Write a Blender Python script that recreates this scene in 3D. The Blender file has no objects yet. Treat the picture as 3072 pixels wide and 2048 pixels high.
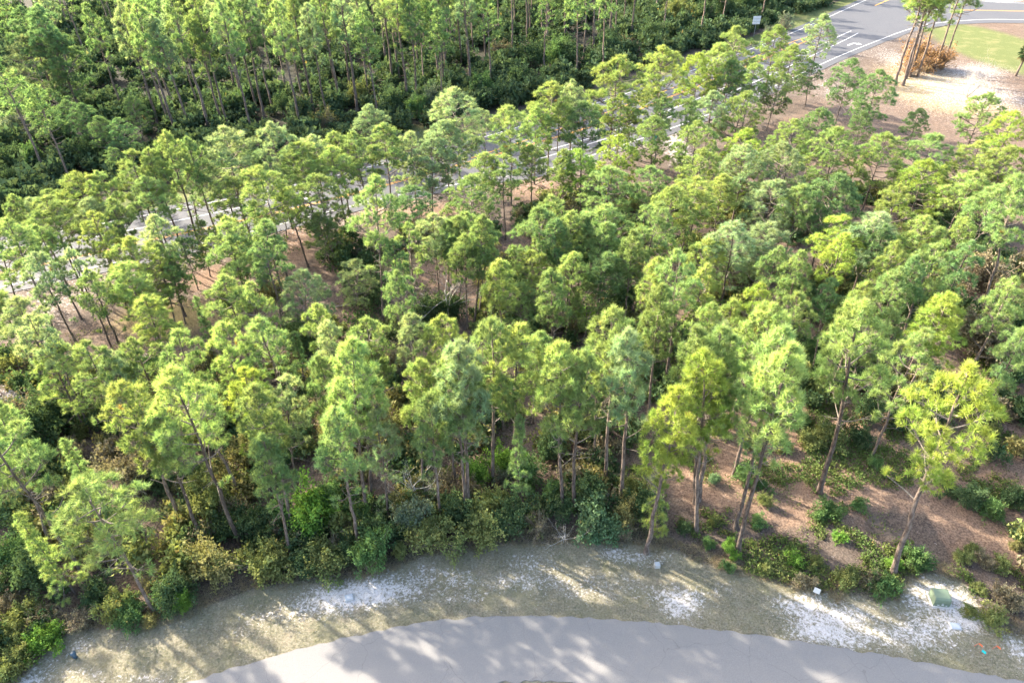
import bpy, bmesh, math, random
import numpy as np
from mathutils import Vector, Matrix, Quaternion

# ------------------------------------------------------------------ camera, light, exposure
scene = bpy.context.scene
CAM_H = 44.0
PITCH, ROLL = math.radians(37.3), math.radians(-1.0)
SUN_EL = math.radians(27.0)
SUN_AZ = math.radians(56.0)            # from +Y towards -X: the sun stands beyond the wood, to the left
cam_data = bpy.data.cameras.new("camera")
cam_data.sensor_width = 36.0
cam_data.lens = 2090.0 / 3072.0 * 36.0
cam_data.clip_start, cam_data.clip_end = 0.5, 5000.0
cam = bpy.data.objects.new("camera", cam_data)
scene.collection.objects.link(cam)
_f = Vector((0, math.cos(PITCH), -math.sin(PITCH)))
_r0, _u0 = Vector((1, 0, 0)), Vector((0, math.sin(PITCH), math.cos(PITCH)))
_r = math.cos(ROLL) * _r0 + math.sin(ROLL) * _u0
_u = math.cos(ROLL) * _u0 - math.sin(ROLL) * _r0
_m = Matrix((_r, _u, -_f)).transposed().to_4x4()
_m.translation = Vector((0, 0, CAM_H))
cam.matrix_world = _m
scene.camera = cam

world = bpy.data.worlds.new("World")
scene.world = world
world.use_nodes = True
wn, wl = world.node_tree.nodes, world.node_tree.links
sky = wn.new("ShaderNodeTexSky")
sky.sky_type = 'NISHITA'
sky.sun_disc = False
sky.sun_elevation = SUN_EL
sky.sun_rotation = -SUN_AZ
sky.air_density, sky.dust_density, sky.ozone_density = 0.9, 4.0, 0.7
wn["Background"].inputs["Strength"].default_value = 0.15
wl.new(sky.outputs[0], wn["Background"].inputs[0])

sun_data = bpy.data.lights.new("sun", 'SUN')
sun_data.energy = 3.8
sun_data.angle = math.radians(0.9)
sun_data.color = (1.0, 0.90, 0.74)
sun = bpy.data.objects.new("sun", sun_data)
scene.collection.objects.link(sun)
to_sun = Vector((-math.sin(SUN_AZ) * math.cos(SUN_EL), math.cos(SUN_AZ) * math.cos(SUN_EL), math.sin(SUN_EL)))
sun.rotation_euler = to_sun.to_track_quat('Z', 'Y').to_euler()
sun.location = (-60, 60, 80)

scene.view_settings.view_transform = 'Standard'
scene.view_settings.look = 'None'
scene.view_settings.exposure = 2.64
scene.view_settings.gamma = 1.0
scene.view_settings.use_curve_mapping = False
scene.render.engine = 'CYCLES'
scene.cycles.max_bounces = 5
scene.cycles.diffuse_bounces = 2
scene.cycles.transmission_bounces = 2
scene.cycles.glossy_bounces = 1
scene.cycles.adaptive_threshold = 0.014
scene.cycles.use_denoising = True
scene.cycles.denoiser = 'OPENIMAGEDENOISE'
scene.cycles.denoising_input_passes = 'RGB_ALBEDO_NORMAL'
scene.cycles.denoising_prefilter = 'ACCURATE'
scene.cycles.sample_clamp_indirect = 6.0

# pines: x, y, height, lean x, lean y, crown radius, colour, form, stand, label
PINES = [
(-56.0,66.0,10.8,1.09,0.89,2.75,'g','s','hwy',"mid-green open-limbed pine, first from left along highway's near side, left third"),
(-53.8,69.5,12.0,0.34,0.31,1.47,'g','r','hwy',"mid-green round-crowned pine, second from left along highway's near side, left third"),
(-52.6,70.3,11.3,-0.07,-0.13,2.07,'l','r','hwy',"pale green round-crowned pine, third from left along highway's near side, left third"),
(-49.0,67.3,12.8,0.48,0.09,3.14,'g','r','hwy',"mid-green round-crowned pine, fourth from left along highway's near side, left third"),
(-51.2,71.6,11.4,-0.01,0.19,2.68,'g','r','hwy',"mid-green round-crowned pine, fifth from left along highway's near side, left third"),
(-48.0,72.3,13.3,0.39,-0.02,2.77,'y','r','hwy',"yellow-green round-crowned pine, sixth from left along highway's near side, left third"),
(-45.6,68.9,11.5,-0.18,0.35,4.86,'l','r','hwy',"pale green round-crowned pine, seventh from left along highway's near side, left third"),
(-45.9,73.8,12.8,-0.03,-0.09,2.24,'g','r','hwy',"mid-green round-crowned pine, eighth from left along highway's near side, left third"),
(-42.6,75.5,14.5,0.21,-0.05,2.48,'g','r','hwy',"mid-green round-crowned pine, ninth from left along highway's near side, left third"),
(-50.1,86.2,7.9,0.89,0.51,4.53,'l','s','hwy',"pale green open-limbed pine, tenth from left along highway's near side, left third"),
(-40.4,72.7,12.5,0.06,-0.08,2.66,'g','r','hwy',"mid-green round-crowned pine, eleventh from left along highway's near side, left third"),
(-40.6,76.0,14.5,0.17,-0.22,1.90,'g','r','hwy',"mid-green round-crowned pine, twelfth from left along highway's near side, left third"),
(-38.6,76.6,16.2,0.10,-0.17,2.24,'g','r','hwy',"mid-green round-crowned pine, thirteenth from left along highway's near side, left third"),
(-41.2,82.7,10.6,1.17,0.56,4.44,'l','r','hwy',"pale green round-crowned pine, fourteenth from left along highway's near side, left third"),
(-36.6,77.9,14.9,-0.20,-0.12,2.05,'d','r','hwy',"dark green round-crowned pine, first from left along highway's near side, middle third"),
(-37.1,84.4,9.9,0.66,0.28,3.33,'g','r','hwy',"mid-green round-crowned pine, second from left along highway's near side, middle third"),
(-33.5,79.9,15.1,0.01,0.22,3.69,'l','r','hwy',"pale green round-crowned pine, third from left along highway's near side, middle third"),
(-31.8,76.3,10.7,-0.55,0.24,3.17,'g','t','hwy',"mid-green long-crowned pine, fourth from left along highway's near side, middle third"),
(-29.0,83.4,14.6,0.18,-0.08,2.93,'l','r','hwy',"pale green round-crowned pine, fifth from left along highway's near side, middle third"),
(-29.2,80.9,8.3,1.01,0.35,1.96,'g','t','hwy',"mid-green long-crowned pine, sixth from left along highway's near side, middle third"),
(-27.3,84.6,11.5,0.26,-0.05,2.51,'g','r','hwy',"mid-green round-crowned pine, seventh from left along highway's near side, middle third"),
(-24.9,80.6,13.0,-0.15,0.14,3.11,'y','r','hwy',"yellow-green round-crowned pine, eighth from left along highway's near side, middle third"),
(-24.7,84.8,12.3,0.09,0.06,3.02,'l','r','hwy',"pale green round-crowned pine, ninth from left along highway's near side, middle third"),
(-21.5,82.3,12.1,-0.37,-0.54,2.65,'y','r','hwy',"yellow-green round-crowned pine, tenth from left along highway's near side, middle third"),
(-22.0,86.8,12.0,-0.32,-0.17,2.41,'g','r','hwy',"mid-green round-crowned pine, eleventh from left along highway's near side, middle third"),
(-19.0,85.1,12.3,-0.50,0.40,3.15,'g','r','hwy',"mid-green round-crowned pine, twelfth from left along highway's near side, middle third"),
(-20.8,100.6,10.7,0.46,0.09,5.02,'l','r','hwy',"pale green round-crowned pine, thirteenth from left along highway's near side, middle third"),
(-16.1,86.5,12.9,0.07,0.42,2.68,'g','t','hwy',"mid-green long-crowned pine, fourteenth from left along highway's near side, middle third"),
(-13.0,88.9,10.9,0.10,-0.41,3.02,'l','t','hwy',"pale green long-crowned pine, first from left along highway's near side, right third"),
(-10.6,86.9,10.7,0.59,0.07,4.47,'l','r','hwy',"pale green round-crowned pine, second from left along highway's near side, right third"),
(-8.4,90.5,11.9,0.15,-0.33,3.60,'l','r','hwy',"pale green round-crowned pine, third from left along highway's near side, right third"),
(-7.1,94.1,14.8,-0.12,0.10,5.90,'l','r','hwy',"pale green round-crowned pine, fourth from left along highway's near side, right third"),
(-3.6,106.2,8.1,-0.73,-0.03,4.03,'l','r','hwy',"pale green round-crowned pine, fifth from left along highway's near side, right third"),
(3.7,95.7,11.5,-0.14,0.07,2.91,'y','r','hwy',"yellow-green round-crowned pine, sixth from left along highway's near side, right third"),
(5.8,98.0,14.2,-0.19,-0.18,3.49,'y','r','hwy',"yellow-green round-crowned pine, seventh from left along highway's near side, right third"),
(7.1,97.7,11.4,0.01,-0.29,2.81,'y','r','hwy',"yellow-green round-crowned pine, eighth from left along highway's near side, right third"),
(9.4,101.3,13.5,-0.27,-0.21,2.25,'l','r','hwy',"pale green round-crowned pine, ninth from left along highway's near side, right third"),
(10.7,96.6,11.9,-0.39,0.45,3.36,'d','t','hwy',"dark green long-crowned pine, tenth from left along highway's near side, right third"),
(15.8,104.7,15.8,0.12,0.14,5.78,'y','r','hwy',"yellow-green round-crowned pine, eleventh from left along highway's near side, right third"),
(16.7,102.1,11.3,0.07,0.24,3.68,'y','r','hwy',"yellow-green round-crowned pine, twelfth from left along highway's near side, right third"),
(24.1,112.1,15.1,0.08,0.25,5.34,'y','r','hwy',"yellow-green round-crowned pine, thirteenth from left along highway's near side, right third"),
(-48.2,59.4,14.3,0.87,0.69,2.58,'g','r','row4','mid-green round-crowned pine, first from left in fourth row behind front edge, left half'),
(-47.4,63.1,11.5,-0.57,0.18,1.82,'g','r','row4','mid-green round-crowned pine, second from left in fourth row behind front edge, left half'),
(-41.6,57.7,12.0,-0.00,0.09,1.95,'l','s','row4','pale green open-limbed pine, third from left in fourth row behind front edge, left half'),
(-42.5,63.8,12.9,0.62,-0.32,1.83,'y','r','row4','yellow-green round-crowned pine, fourth from left in fourth row behind front edge, left half'),
(-42.3,68.8,11.7,-0.44,0.09,2.25,'g','r','row4','mid-green round-crowned pine, fifth from left in fourth row behind front edge, left half'),
(-37.6,59.5,11.9,0.66,0.41,3.04,'y','r','row4','yellow-green round-crowned pine, sixth from left in fourth row behind front edge, left half'),
(-35.9,63.2,12.3,0.16,0.10,2.11,'l','r','row4','pale green round-crowned pine, seventh from left in fourth row behind front edge, left half'),
(-36.2,61.3,10.1,0.89,0.50,2.63,'g','r','row4','mid-green round-crowned pine, eighth from left in fourth row behind front edge, left half'),
(-35.5,61.9,7.9,0.55,0.31,1.29,'d','t','row4','dark green long-crowned pine, ninth from left in fourth row behind front edge, left half'),
(-36.5,68.7,7.0,0.04,0.02,2.10,'d','r','row4','dark green round-crowned pine, tenth from left in fourth row behind front edge, left half'),
(-36.1,71.7,7.3,0.72,0.35,3.00,'g','s','row4','mid-green open-limbed pine, eleventh from left in fourth row behind front edge, left half'),
(-29.9,66.4,11.0,0.34,-0.44,1.78,'y','r','row4','yellow-green round-crowned pine, twelfth from left in fourth row behind front edge, left half'),
(-26.4,70.2,14.6,-0.01,-0.00,3.35,'y','r','row4','yellow-green round-crowned pine, thirteenth from left in fourth row behind front edge, left half'),
(-24.7,73.3,11.4,-0.99,-0.93,1.85,'y','r','row4','yellow-green round-crowned pine, fourteenth from left in fourth row behind front edge, left half'),
(-21.8,74.8,11.7,-0.43,0.03,3.60,'g','r','row4','mid-green round-crowned pine, fifteenth from left in fourth row behind front edge, left half'),
(-21.6,72.4,7.9,-0.64,-0.20,3.61,'g','r','row4','mid-green round-crowned pine, sixteenth from left in fourth row behind front edge, left half'),
(-10.9,71.3,11.4,-0.07,-0.48,2.67,'d','r','row4','dark green round-crowned pine, first from left in fourth row behind front edge, right half'),
(-4.6,73.3,11.5,0.42,-0.01,3.31,'g','r','row4','mid-green round-crowned pine, second from left in fourth row behind front edge, right half'),
(-2.9,79.8,11.3,-0.13,0.17,2.65,'g','r','row4','mid-green round-crowned pine, third from left in fourth row behind front edge, right half'),
(-0.6,79.3,11.5,-0.03,0.02,2.51,'g','r','row4','mid-green round-crowned pine, fourth from left in fourth row behind front edge, right half'),
(0.2,89.2,14.1,0.36,-0.00,3.11,'g','r','row4','mid-green round-crowned pine, fifth from left in fourth row behind front edge, right half'),
(3.1,89.6,8.7,-0.23,0.01,3.79,'g','s','row4','mid-green open-limbed pine, sixth from left in fourth row behind front edge, right half'),
(6.7,80.5,11.8,-0.26,-0.17,1.90,'g','t','row4','mid-green long-crowned pine, seventh from left in fourth row behind front edge, right half'),
(9.2,80.5,11.7,-0.38,-0.24,2.66,'G','r','row4','vivid green round-crowned pine, eighth from left in fourth row behind front edge, right half'),
(14.6,86.9,10.8,-0.27,0.09,3.38,'Y','r','row4','bright yellow round-crowned pine, ninth from left in fourth row behind front edge, right half'),
(20.3,93.3,10.8,-0.24,0.20,3.29,'y','r','row4','yellow-green round-crowned pine, tenth from left in fourth row behind front edge, right half'),
(22.0,99.4,11.4,0.08,-0.03,2.55,'g','r','row4','mid-green round-crowned pine, eleventh from left in fourth row behind front edge, right half'),
(26.0,98.3,11.5,0.04,0.73,2.38,'g','r','row4','mid-green round-crowned pine, twelfth from left in fourth row behind front edge, right half'),
(25.1,90.2,11.3,0.21,0.03,3.47,'y','r','row4','yellow-green round-crowned pine, thirteenth from left in fourth row behind front edge, right half'),
(30.5,103.5,10.8,-0.01,0.41,3.42,'l','r','row4','pale green round-crowned pine, fourteenth from left in fourth row behind front edge, right half'),
(33.5,102.0,11.5,1.15,-0.39,3.06,'y','r','row4','yellow-green round-crowned pine, fifteenth from left in fourth row behind front edge, right half'),
(-46.0,52.4,10.7,0.04,-0.13,2.04,'g','t','row3','mid-green long-crowned pine, first from left in third row behind front edge, left third'),
(-42.5,49.9,11.2,-0.39,0.31,2.19,'l','r','row3','pale green round-crowned pine, second from left in third row behind front edge, left third'),
(-38.5,45.4,12.6,-0.12,0.30,1.72,'l','r','row3','pale green round-crowned pine, third from left in third row behind front edge, left third'),
(-42.9,54.9,12.8,-0.02,0.34,1.85,'l','r','row3','pale green round-crowned pine, fourth from left in third row behind front edge, left third'),
(-38.2,45.4,9.7,0.74,0.60,2.58,'y','r','row3','yellow-green round-crowned pine, fifth from left in third row behind front edge, left third'),
(-38.1,53.8,12.1,0.15,-0.03,1.63,'g','r','row3','mid-green round-crowned pine, sixth from left in third row behind front edge, left third'),
(-35.5,55.9,11.4,-0.05,-0.08,2.30,'y','t','row3','yellow-green long-crowned pine, seventh from left in third row behind front edge, left third'),
(-32.0,50.2,11.1,-0.07,0.60,2.06,'y','t','row3','yellow-green long-crowned pine, eighth from left in third row behind front edge, left third'),
(-29.1,54.5,8.4,-0.32,0.14,1.17,'d','b','row3','dark green bushy young pine, ninth from left in third row behind front edge, left third'),
(-25.2,52.2,12.5,-0.02,-0.25,2.39,'g','r','row3','mid-green round-crowned pine, tenth from left in third row behind front edge, left third'),
(-27.4,61.1,12.5,-0.33,0.15,2.57,'g','r','row3','mid-green round-crowned pine, eleventh from left in third row behind front edge, left third'),
(-27.0,60.5,11.6,0.15,-0.04,2.06,'g','r','row3','mid-green round-crowned pine, twelfth from left in third row behind front edge, left third'),
(-24.5,63.1,12.0,-0.08,-0.36,2.05,'g','t','row3','mid-green long-crowned pine, thirteenth from left in third row behind front edge, left third'),
(-23.7,58.6,12.3,0.45,-0.39,2.05,'d','r','row3','dark green round-crowned pine, fourteenth from left in third row behind front edge, left third'),
(-20.6,55.9,10.0,1.23,0.42,2.57,'l','r','row3','pale green round-crowned pine, fifteenth from left in third row behind front edge, left third'),
(-16.8,61.9,7.7,0.80,0.21,2.81,'l','r','row3','pale green round-crowned pine, first from left in third row behind front edge, middle third'),
(-13.7,60.3,17.5,1.16,0.24,2.52,'g','r','row3','mid-green round-crowned pine, second from left in third row behind front edge, middle third'),
(-11.5,59.1,11.4,0.20,0.25,1.28,'d','r','row3','dark green round-crowned pine, third from left in third row behind front edge, middle third'),
(-10.2,62.2,11.6,-0.15,-0.02,1.89,'g','s','row3','mid-green open-limbed pine, fourth from left in third row behind front edge, middle third'),
(-7.9,63.4,11.9,-0.06,-0.01,2.44,'l','r','row3','pale green round-crowned pine, fifth from left in third row behind front edge, middle third'),
(-6.9,62.8,11.5,0.75,0.07,1.59,'g','t','row3','mid-green long-crowned pine, sixth from left in third row behind front edge, middle third'),
(-6.4,62.7,12.0,1.29,0.10,1.79,'g','t','row3','mid-green long-crowned pine, seventh from left in third row behind front edge, middle third'),
(-4.7,60.0,11.5,0.20,0.02,1.94,'g','t','row3','mid-green long-crowned pine, eighth from left in third row behind front edge, middle third'),
(-5.9,63.2,12.3,1.60,0.11,2.11,'g','r','row3','mid-green round-crowned pine, ninth from left in third row behind front edge, middle third'),
(-4.0,59.9,13.6,1.55,0.06,1.42,'g','t','row3','mid-green long-crowned pine, tenth from left in third row behind front edge, middle third'),
(-3.6,62.3,11.8,1.54,0.04,1.68,'g','t','row3','mid-green long-crowned pine, eleventh from left in third row behind front edge, middle third'),
(3.0,63.6,12.6,-0.05,-0.09,3.17,'g','r','row3','mid-green round-crowned pine, twelfth from left in third row behind front edge, middle third'),
(4.1,66.4,12.5,0.17,-0.37,2.18,'g','r','row3','mid-green round-crowned pine, thirteenth from left in third row behind front edge, middle third'),
(4.3,61.6,12.2,0.32,0.09,1.76,'d','t','row3','dark green long-crowned pine, fourteenth from left in third row behind front edge, middle third'),
(6.0,62.4,12.4,-0.10,0.18,1.88,'g','t','row3','mid-green long-crowned pine, fifteenth from left in third row behind front edge, middle third'),
(7.3,63.7,11.4,0.20,-0.15,1.82,'d','t','row3','dark green long-crowned pine, first from left in third row behind front edge, right third'),
(9.0,64.1,12.4,0.43,-0.10,3.51,'g','r','row3','mid-green round-crowned pine, second from left in third row behind front edge, right third'),
(11.6,76.5,11.3,0.11,-0.11,3.91,'g','r','row3','mid-green round-crowned pine, third from left in third row behind front edge, right third'),
(12.1,64.1,7.9,-0.54,0.10,2.54,'d','t','row3','dark green long-crowned pine, fourth from left in third row behind front edge, right third'),
(16.5,77.6,10.8,0.14,-0.22,2.48,'g','r','row3','mid-green round-crowned pine, fifth from left in third row behind front edge, right third'),
(16.9,68.6,12.1,0.24,0.18,3.36,'y','r','row3','yellow-green round-crowned pine, sixth from left in third row behind front edge, right third'),
(19.9,70.7,12.1,0.14,0.01,2.98,'y','r','row3','yellow-green round-crowned pine, seventh from left in third row behind front edge, right third'),
(23.2,79.3,12.0,-0.01,0.09,3.25,'y','r','row3','yellow-green round-crowned pine, eighth from left in third row behind front edge, right third'),
(24.0,72.8,11.4,-0.03,0.05,2.36,'y','t','row3','yellow-green long-crowned pine, ninth from left in third row behind front edge, right third'),
(23.9,65.0,7.7,0.87,-0.33,3.02,'l','r','row3','pale green round-crowned pine, tenth from left in third row behind front edge, right third'),
(29.2,82.2,11.0,0.13,-0.09,3.24,'l','r','row3','pale green round-crowned pine, eleventh from left in third row behind front edge, right third'),
(31.0,87.4,10.8,0.05,0.66,3.13,'Y','r','row3','bright yellow round-crowned pine, twelfth from left in third row behind front edge, right third'),
(29.0,71.1,11.6,0.11,-0.11,3.00,'l','r','row3','pale green round-crowned pine, thirteenth from left in third row behind front edge, right third'),
(33.9,81.8,11.3,0.05,-0.02,3.35,'l','r','row3','pale green round-crowned pine, fourteenth from left in third row behind front edge, right third'),
(31.5,69.3,11.7,0.11,-0.03,2.27,'g','r','row3','mid-green round-crowned pine, fifteenth from left in third row behind front edge, right third'),
(-31.7,41.4,13.4,-0.02,-0.06,1.14,'g','r','row2','mid-green round-crowned pine, first from left in second row behind front edge, left third'),
(-30.1,41.4,12.2,-0.36,0.33,1.16,'l','r','row2','pale green round-crowned pine, second from left in second row behind front edge, left third'),
(-29.3,43.2,12.2,-0.18,0.10,1.92,'g','r','row2','mid-green round-crowned pine, third from left in second row behind front edge, left third'),
(-25.3,42.4,13.4,0.07,-0.00,1.51,'g','r','row2','mid-green round-crowned pine, fourth from left in second row behind front edge, left third'),
(-22.6,43.3,13.0,0.39,0.11,1.53,'y','r','row2','yellow-green round-crowned pine, fifth from left in second row behind front edge, left third'),
(-21.9,50.2,12.5,-0.40,-0.08,1.41,'g','s','row2','mid-green open-limbed pine, sixth from left in second row behind front edge, left third'),
(-19.0,44.0,13.3,-0.44,-0.14,1.92,'g','r','row2','mid-green round-crowned pine, seventh from left in second row behind front edge, left third'),
(-19.6,49.9,7.6,0.23,-0.10,1.26,'d','b','row2','dark green bushy young pine, eighth from left in second row behind front edge, left third'),
(-16.4,47.0,12.1,0.06,0.38,1.36,'y','r','row2','yellow-green round-crowned pine, ninth from left in second row behind front edge, left third'),
(-14.5,44.3,12.5,0.05,0.27,1.63,'l','t','row2','pale green long-crowned pine, tenth from left in second row behind front edge, left third'),
(-11.6,44.7,12.5,0.10,0.11,1.96,'g','r','row2','mid-green round-crowned pine, eleventh from left in second row behind front edge, left third'),
(-11.0,45.5,9.2,-0.57,-0.15,1.51,'g','t','row2','mid-green long-crowned pine, twelfth from left in second row behind front edge, left third'),
(-9.5,51.3,12.9,-0.15,0.14,1.71,'g','r','row2','mid-green round-crowned pine, thirteenth from left in second row behind front edge, left third'),
(-8.3,44.9,12.6,0.27,0.14,1.70,'l','r','row2','pale green round-crowned pine, fourteenth from left in second row behind front edge, left third'),
(-1.0,54.3,12.1,-0.12,-0.28,1.79,'y','t','row2','yellow-green long-crowned pine, fifteenth from left in second row behind front edge, left third'),
(0.8,56.2,8.0,-0.02,0.06,2.07,'g','b','row2','mid-green bushy young pine, sixteenth from left in second row behind front edge, left third'),
(2.7,59.9,9.5,-0.78,0.03,2.13,'y','r','row2','yellow-green round-crowned pine, seventeenth from left in second row behind front edge, left third'),
(3.7,50.8,13.2,-0.48,-0.02,1.62,'g','t','row2','mid-green long-crowned pine, first from left in second row behind front edge, middle third'),
(5.6,57.7,10.7,0.49,-0.05,1.90,'y','r','row2','yellow-green round-crowned pine, second from left in second row behind front edge, middle third'),
(7.5,56.7,7.8,-0.10,0.01,2.00,'g','t','row2','mid-green long-crowned pine, third from left in second row behind front edge, middle third'),
(9.2,61.9,11.7,0.39,-0.31,1.98,'g','t','row2','mid-green long-crowned pine, fourth from left in second row behind front edge, middle third'),
(8.7,58.4,10.1,0.62,-0.10,2.00,'d','t','row2','dark green long-crowned pine, fifth from left in second row behind front edge, middle third'),
(11.7,58.9,12.3,-0.00,-0.30,1.74,'g','t','row2','mid-green long-crowned pine, sixth from left in second row behind front edge, middle third'),
(13.5,53.1,12.6,-0.70,0.17,1.76,'y','t','row2','yellow-green long-crowned pine, seventh from left in second row behind front edge, middle third'),
(13.4,62.2,13.6,1.02,-0.24,2.37,'g','r','row2','mid-green round-crowned pine, eighth from left in second row behind front edge, middle third'),
(14.7,50.2,15.0,-0.88,0.24,1.79,'g','r','row2','mid-green round-crowned pine, ninth from left in second row behind front edge, middle third'),
(16.6,52.1,12.6,0.39,0.09,1.45,'y','r','row2','yellow-green round-crowned pine, tenth from left in second row behind front edge, middle third'),
(20.0,61.2,10.0,-0.16,0.05,2.63,'y','r','row2','yellow-green round-crowned pine, eleventh from left in second row behind front edge, middle third'),
(17.9,47.0,12.6,0.04,-0.30,1.48,'y','r','row2','yellow-green round-crowned pine, twelfth from left in second row behind front edge, middle third'),
(22.2,60.6,12.1,-0.15,-0.02,2.66,'l','r','row2','pale green round-crowned pine, thirteenth from left in second row behind front edge, middle third'),
(21.0,48.5,12.8,-0.37,-0.01,1.92,'Y','r','row2','bright yellow round-crowned pine, fourteenth from left in second row behind front edge, middle third'),
(25.8,60.8,11.8,-0.59,0.11,2.68,'l','r','row2','pale green round-crowned pine, fifteenth from left in second row behind front edge, middle third'),
(24.8,56.6,11.8,0.09,-0.19,1.54,'g','r','row2','mid-green round-crowned pine, sixteenth from left in second row behind front edge, middle third'),
(23.3,47.1,12.7,0.03,-0.02,1.55,'g','r','row2','mid-green round-crowned pine, seventeenth from left in second row behind front edge, middle third'),
(26.1,54.0,12.7,-0.05,-0.20,1.48,'g','t','row2','mid-green long-crowned pine, first from left in second row behind front edge, right third'),
(29.1,51.8,10.7,-0.54,0.30,1.32,'d','t','row2','dark green long-crowned pine, second from left in second row behind front edge, right third'),
(33.3,62.2,11.5,-0.03,0.25,2.73,'Y','r','row2','bright yellow round-crowned pine, third from left in second row behind front edge, right third'),
(29.6,51.2,9.4,0.00,-0.00,1.18,'g','t','row2','mid-green long-crowned pine, fourth from left in second row behind front edge, right third'),
(31.4,56.8,12.5,-0.06,0.19,1.46,'Y','r','row2','bright yellow round-crowned pine, fifth from left in second row behind front edge, right third'),
(36.1,59.6,12.0,-0.10,-0.07,1.60,'d','r','row2','dark green round-crowned pine, sixth from left in second row behind front edge, right third'),
(34.8,54.3,13.0,-0.13,0.36,0.96,'y','r','row2','yellow-green round-crowned pine, seventh from left in second row behind front edge, right third'),
(32.6,50.2,12.9,0.32,0.15,1.69,'g','r','row2','mid-green round-crowned pine, eighth from left in second row behind front edge, right third'),
(34.9,51.2,13.4,-0.19,0.11,1.42,'d','t','row2','dark green long-crowned pine, ninth from left in second row behind front edge, right third'),
(40.1,60.0,12.6,-0.14,-0.19,2.63,'y','r','row2','yellow-green round-crowned pine, tenth from left in second row behind front edge, right third'),
(38.3,54.0,13.1,-0.43,-0.11,1.92,'g','r','row2','mid-green round-crowned pine, eleventh from left in second row behind front edge, right third'),
(34.9,45.9,13.1,0.12,-0.19,2.18,'Y','t','row2','bright yellow long-crowned pine, twelfth from left in second row behind front edge, right third'),
(41.9,55.0,12.4,0.26,0.34,1.81,'d','r','row2','dark green round-crowned pine, thirteenth from left in second row behind front edge, right third'),
(41.6,48.1,13.0,-0.38,-0.09,1.77,'g','r','row2','mid-green round-crowned pine, fourteenth from left in second row behind front edge, right third'),
(49.7,59.6,16.5,-1.62,1.28,1.99,'g','r','row2','mid-green round-crowned pine, fifteenth from left in second row behind front edge, right third'),
(-31.7,30.6,16.1,-0.21,-0.16,1.37,'g','r','row1','mid-green round-crowned pine, first from left in first row behind front edge, left half'),
(-34.8,32.5,14.2,1.33,1.27,1.56,'g','t','row1','mid-green long-crowned pine, second from left in first row behind front edge, left half'),
(-31.0,34.6,9.5,-0.36,0.33,1.51,'g','b','row1','mid-green bushy young pine, third from left in first row behind front edge, left half'),
(-25.9,34.8,15.1,0.53,0.02,1.66,'y','r','row1','yellow-green round-crowned pine, fourth from left in first row behind front edge, left half'),
(-23.9,33.4,13.9,0.50,0.34,1.49,'g','t','row1','mid-green long-crowned pine, fifth from left in first row behind front edge, left half'),
(-22.1,37.2,12.6,-0.22,-0.13,1.40,'g','t','row1','mid-green long-crowned pine, sixth from left in first row behind front edge, left half'),
(-19.8,37.3,13.2,0.92,0.46,1.45,'Y','r','row1','bright yellow round-crowned pine, seventh from left in first row behind front edge, left half'),
(-17.5,37.2,12.7,1.54,0.61,1.78,'l','r','row1','pale green round-crowned pine, eighth from left in first row behind front edge, left half'),
(-13.4,39.2,13.4,-0.53,-0.36,1.10,'g','t','row1','mid-green long-crowned pine, ninth from left in first row behind front edge, left half'),
(-11.5,37.1,13.8,1.06,0.30,1.17,'g','t','row1','mid-green long-crowned pine, tenth from left in first row behind front edge, left half'),
(-7.5,38.0,13.8,1.04,0.17,1.51,'y','t','row1','yellow-green long-crowned pine, eleventh from left in first row behind front edge, left half'),
(-5.3,44.5,12.9,-0.18,0.50,1.49,'y','r','row1','yellow-green round-crowned pine, twelfth from left in first row behind front edge, left half'),
(-4.8,38.2,14.3,0.15,0.02,1.18,'g','t','row1','mid-green long-crowned pine, thirteenth from left in first row behind front edge, left half'),
(-1.8,38.5,17.1,0.24,0.01,1.15,'g','r','row1','mid-green round-crowned pine, fourteenth from left in first row behind front edge, left half'),
(-0.9,44.9,11.8,-0.25,-0.01,1.19,'g','t','row1','mid-green long-crowned pine, fifteenth from left in first row behind front edge, left half'),
(0.3,38.3,16.5,0.20,-0.00,1.20,'y','r','row1','yellow-green round-crowned pine, sixteenth from left in first row behind front edge, left half'),
(1.7,45.6,10.5,0.62,-0.03,1.35,'g','t','row1','mid-green long-crowned pine, seventeenth from left in first row behind front edge, left half'),
(6.8,41.0,12.4,-0.38,-0.04,1.15,'y','t','row1','yellow-green long-crowned pine, first from left in first row behind front edge, right half'),
(7.4,38.3,17.4,-0.38,0.07,1.71,'g','r','row1','mid-green round-crowned pine, second from left in first row behind front edge, right half'),
(11.9,44.7,15.2,-0.48,0.12,1.46,'g','t','row1','mid-green long-crowned pine, third from left in first row behind front edge, right half'),
(14.3,36.2,17.1,-2.12,0.68,1.00,'g','t','row1','mid-green long-crowned pine, fourth from left in first row behind front edge, right half'),
(15.5,44.3,13.5,0.19,0.54,1.41,'y','r','row1','yellow-green round-crowned pine, fifth from left in first row behind front edge, right half'),
(14.6,36.4,17.1,-0.71,0.27,1.11,'g','t','row1','mid-green long-crowned pine, sixth from left in first row behind front edge, right half'),
(16.0,43.2,12.9,0.45,-0.17,1.78,'l','t','row1','pale green long-crowned pine, seventh from left in first row behind front edge, right half'),
(19.5,45.1,11.8,0.24,-0.11,1.33,'g','t','row1','mid-green long-crowned pine, eighth from left in first row behind front edge, right half'),
(18.1,38.9,17.4,-0.14,0.07,1.36,'y','r','row1','yellow-green round-crowned pine, ninth from left in first row behind front edge, right half'),
(29.1,47.8,9.7,-0.46,0.27,1.41,'g','t','row1','mid-green long-crowned pine, tenth from left in first row behind front edge, right half'),
(29.8,45.8,9.8,-0.60,0.38,1.37,'g','t','row1','mid-green long-crowned pine, eleventh from left in first row behind front edge, right half'),
(24.5,36.9,18.3,-1.16,0.72,1.70,'y','r','row1','yellow-green round-crowned pine, twelfth from left in first row behind front edge, right half'),
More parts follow.
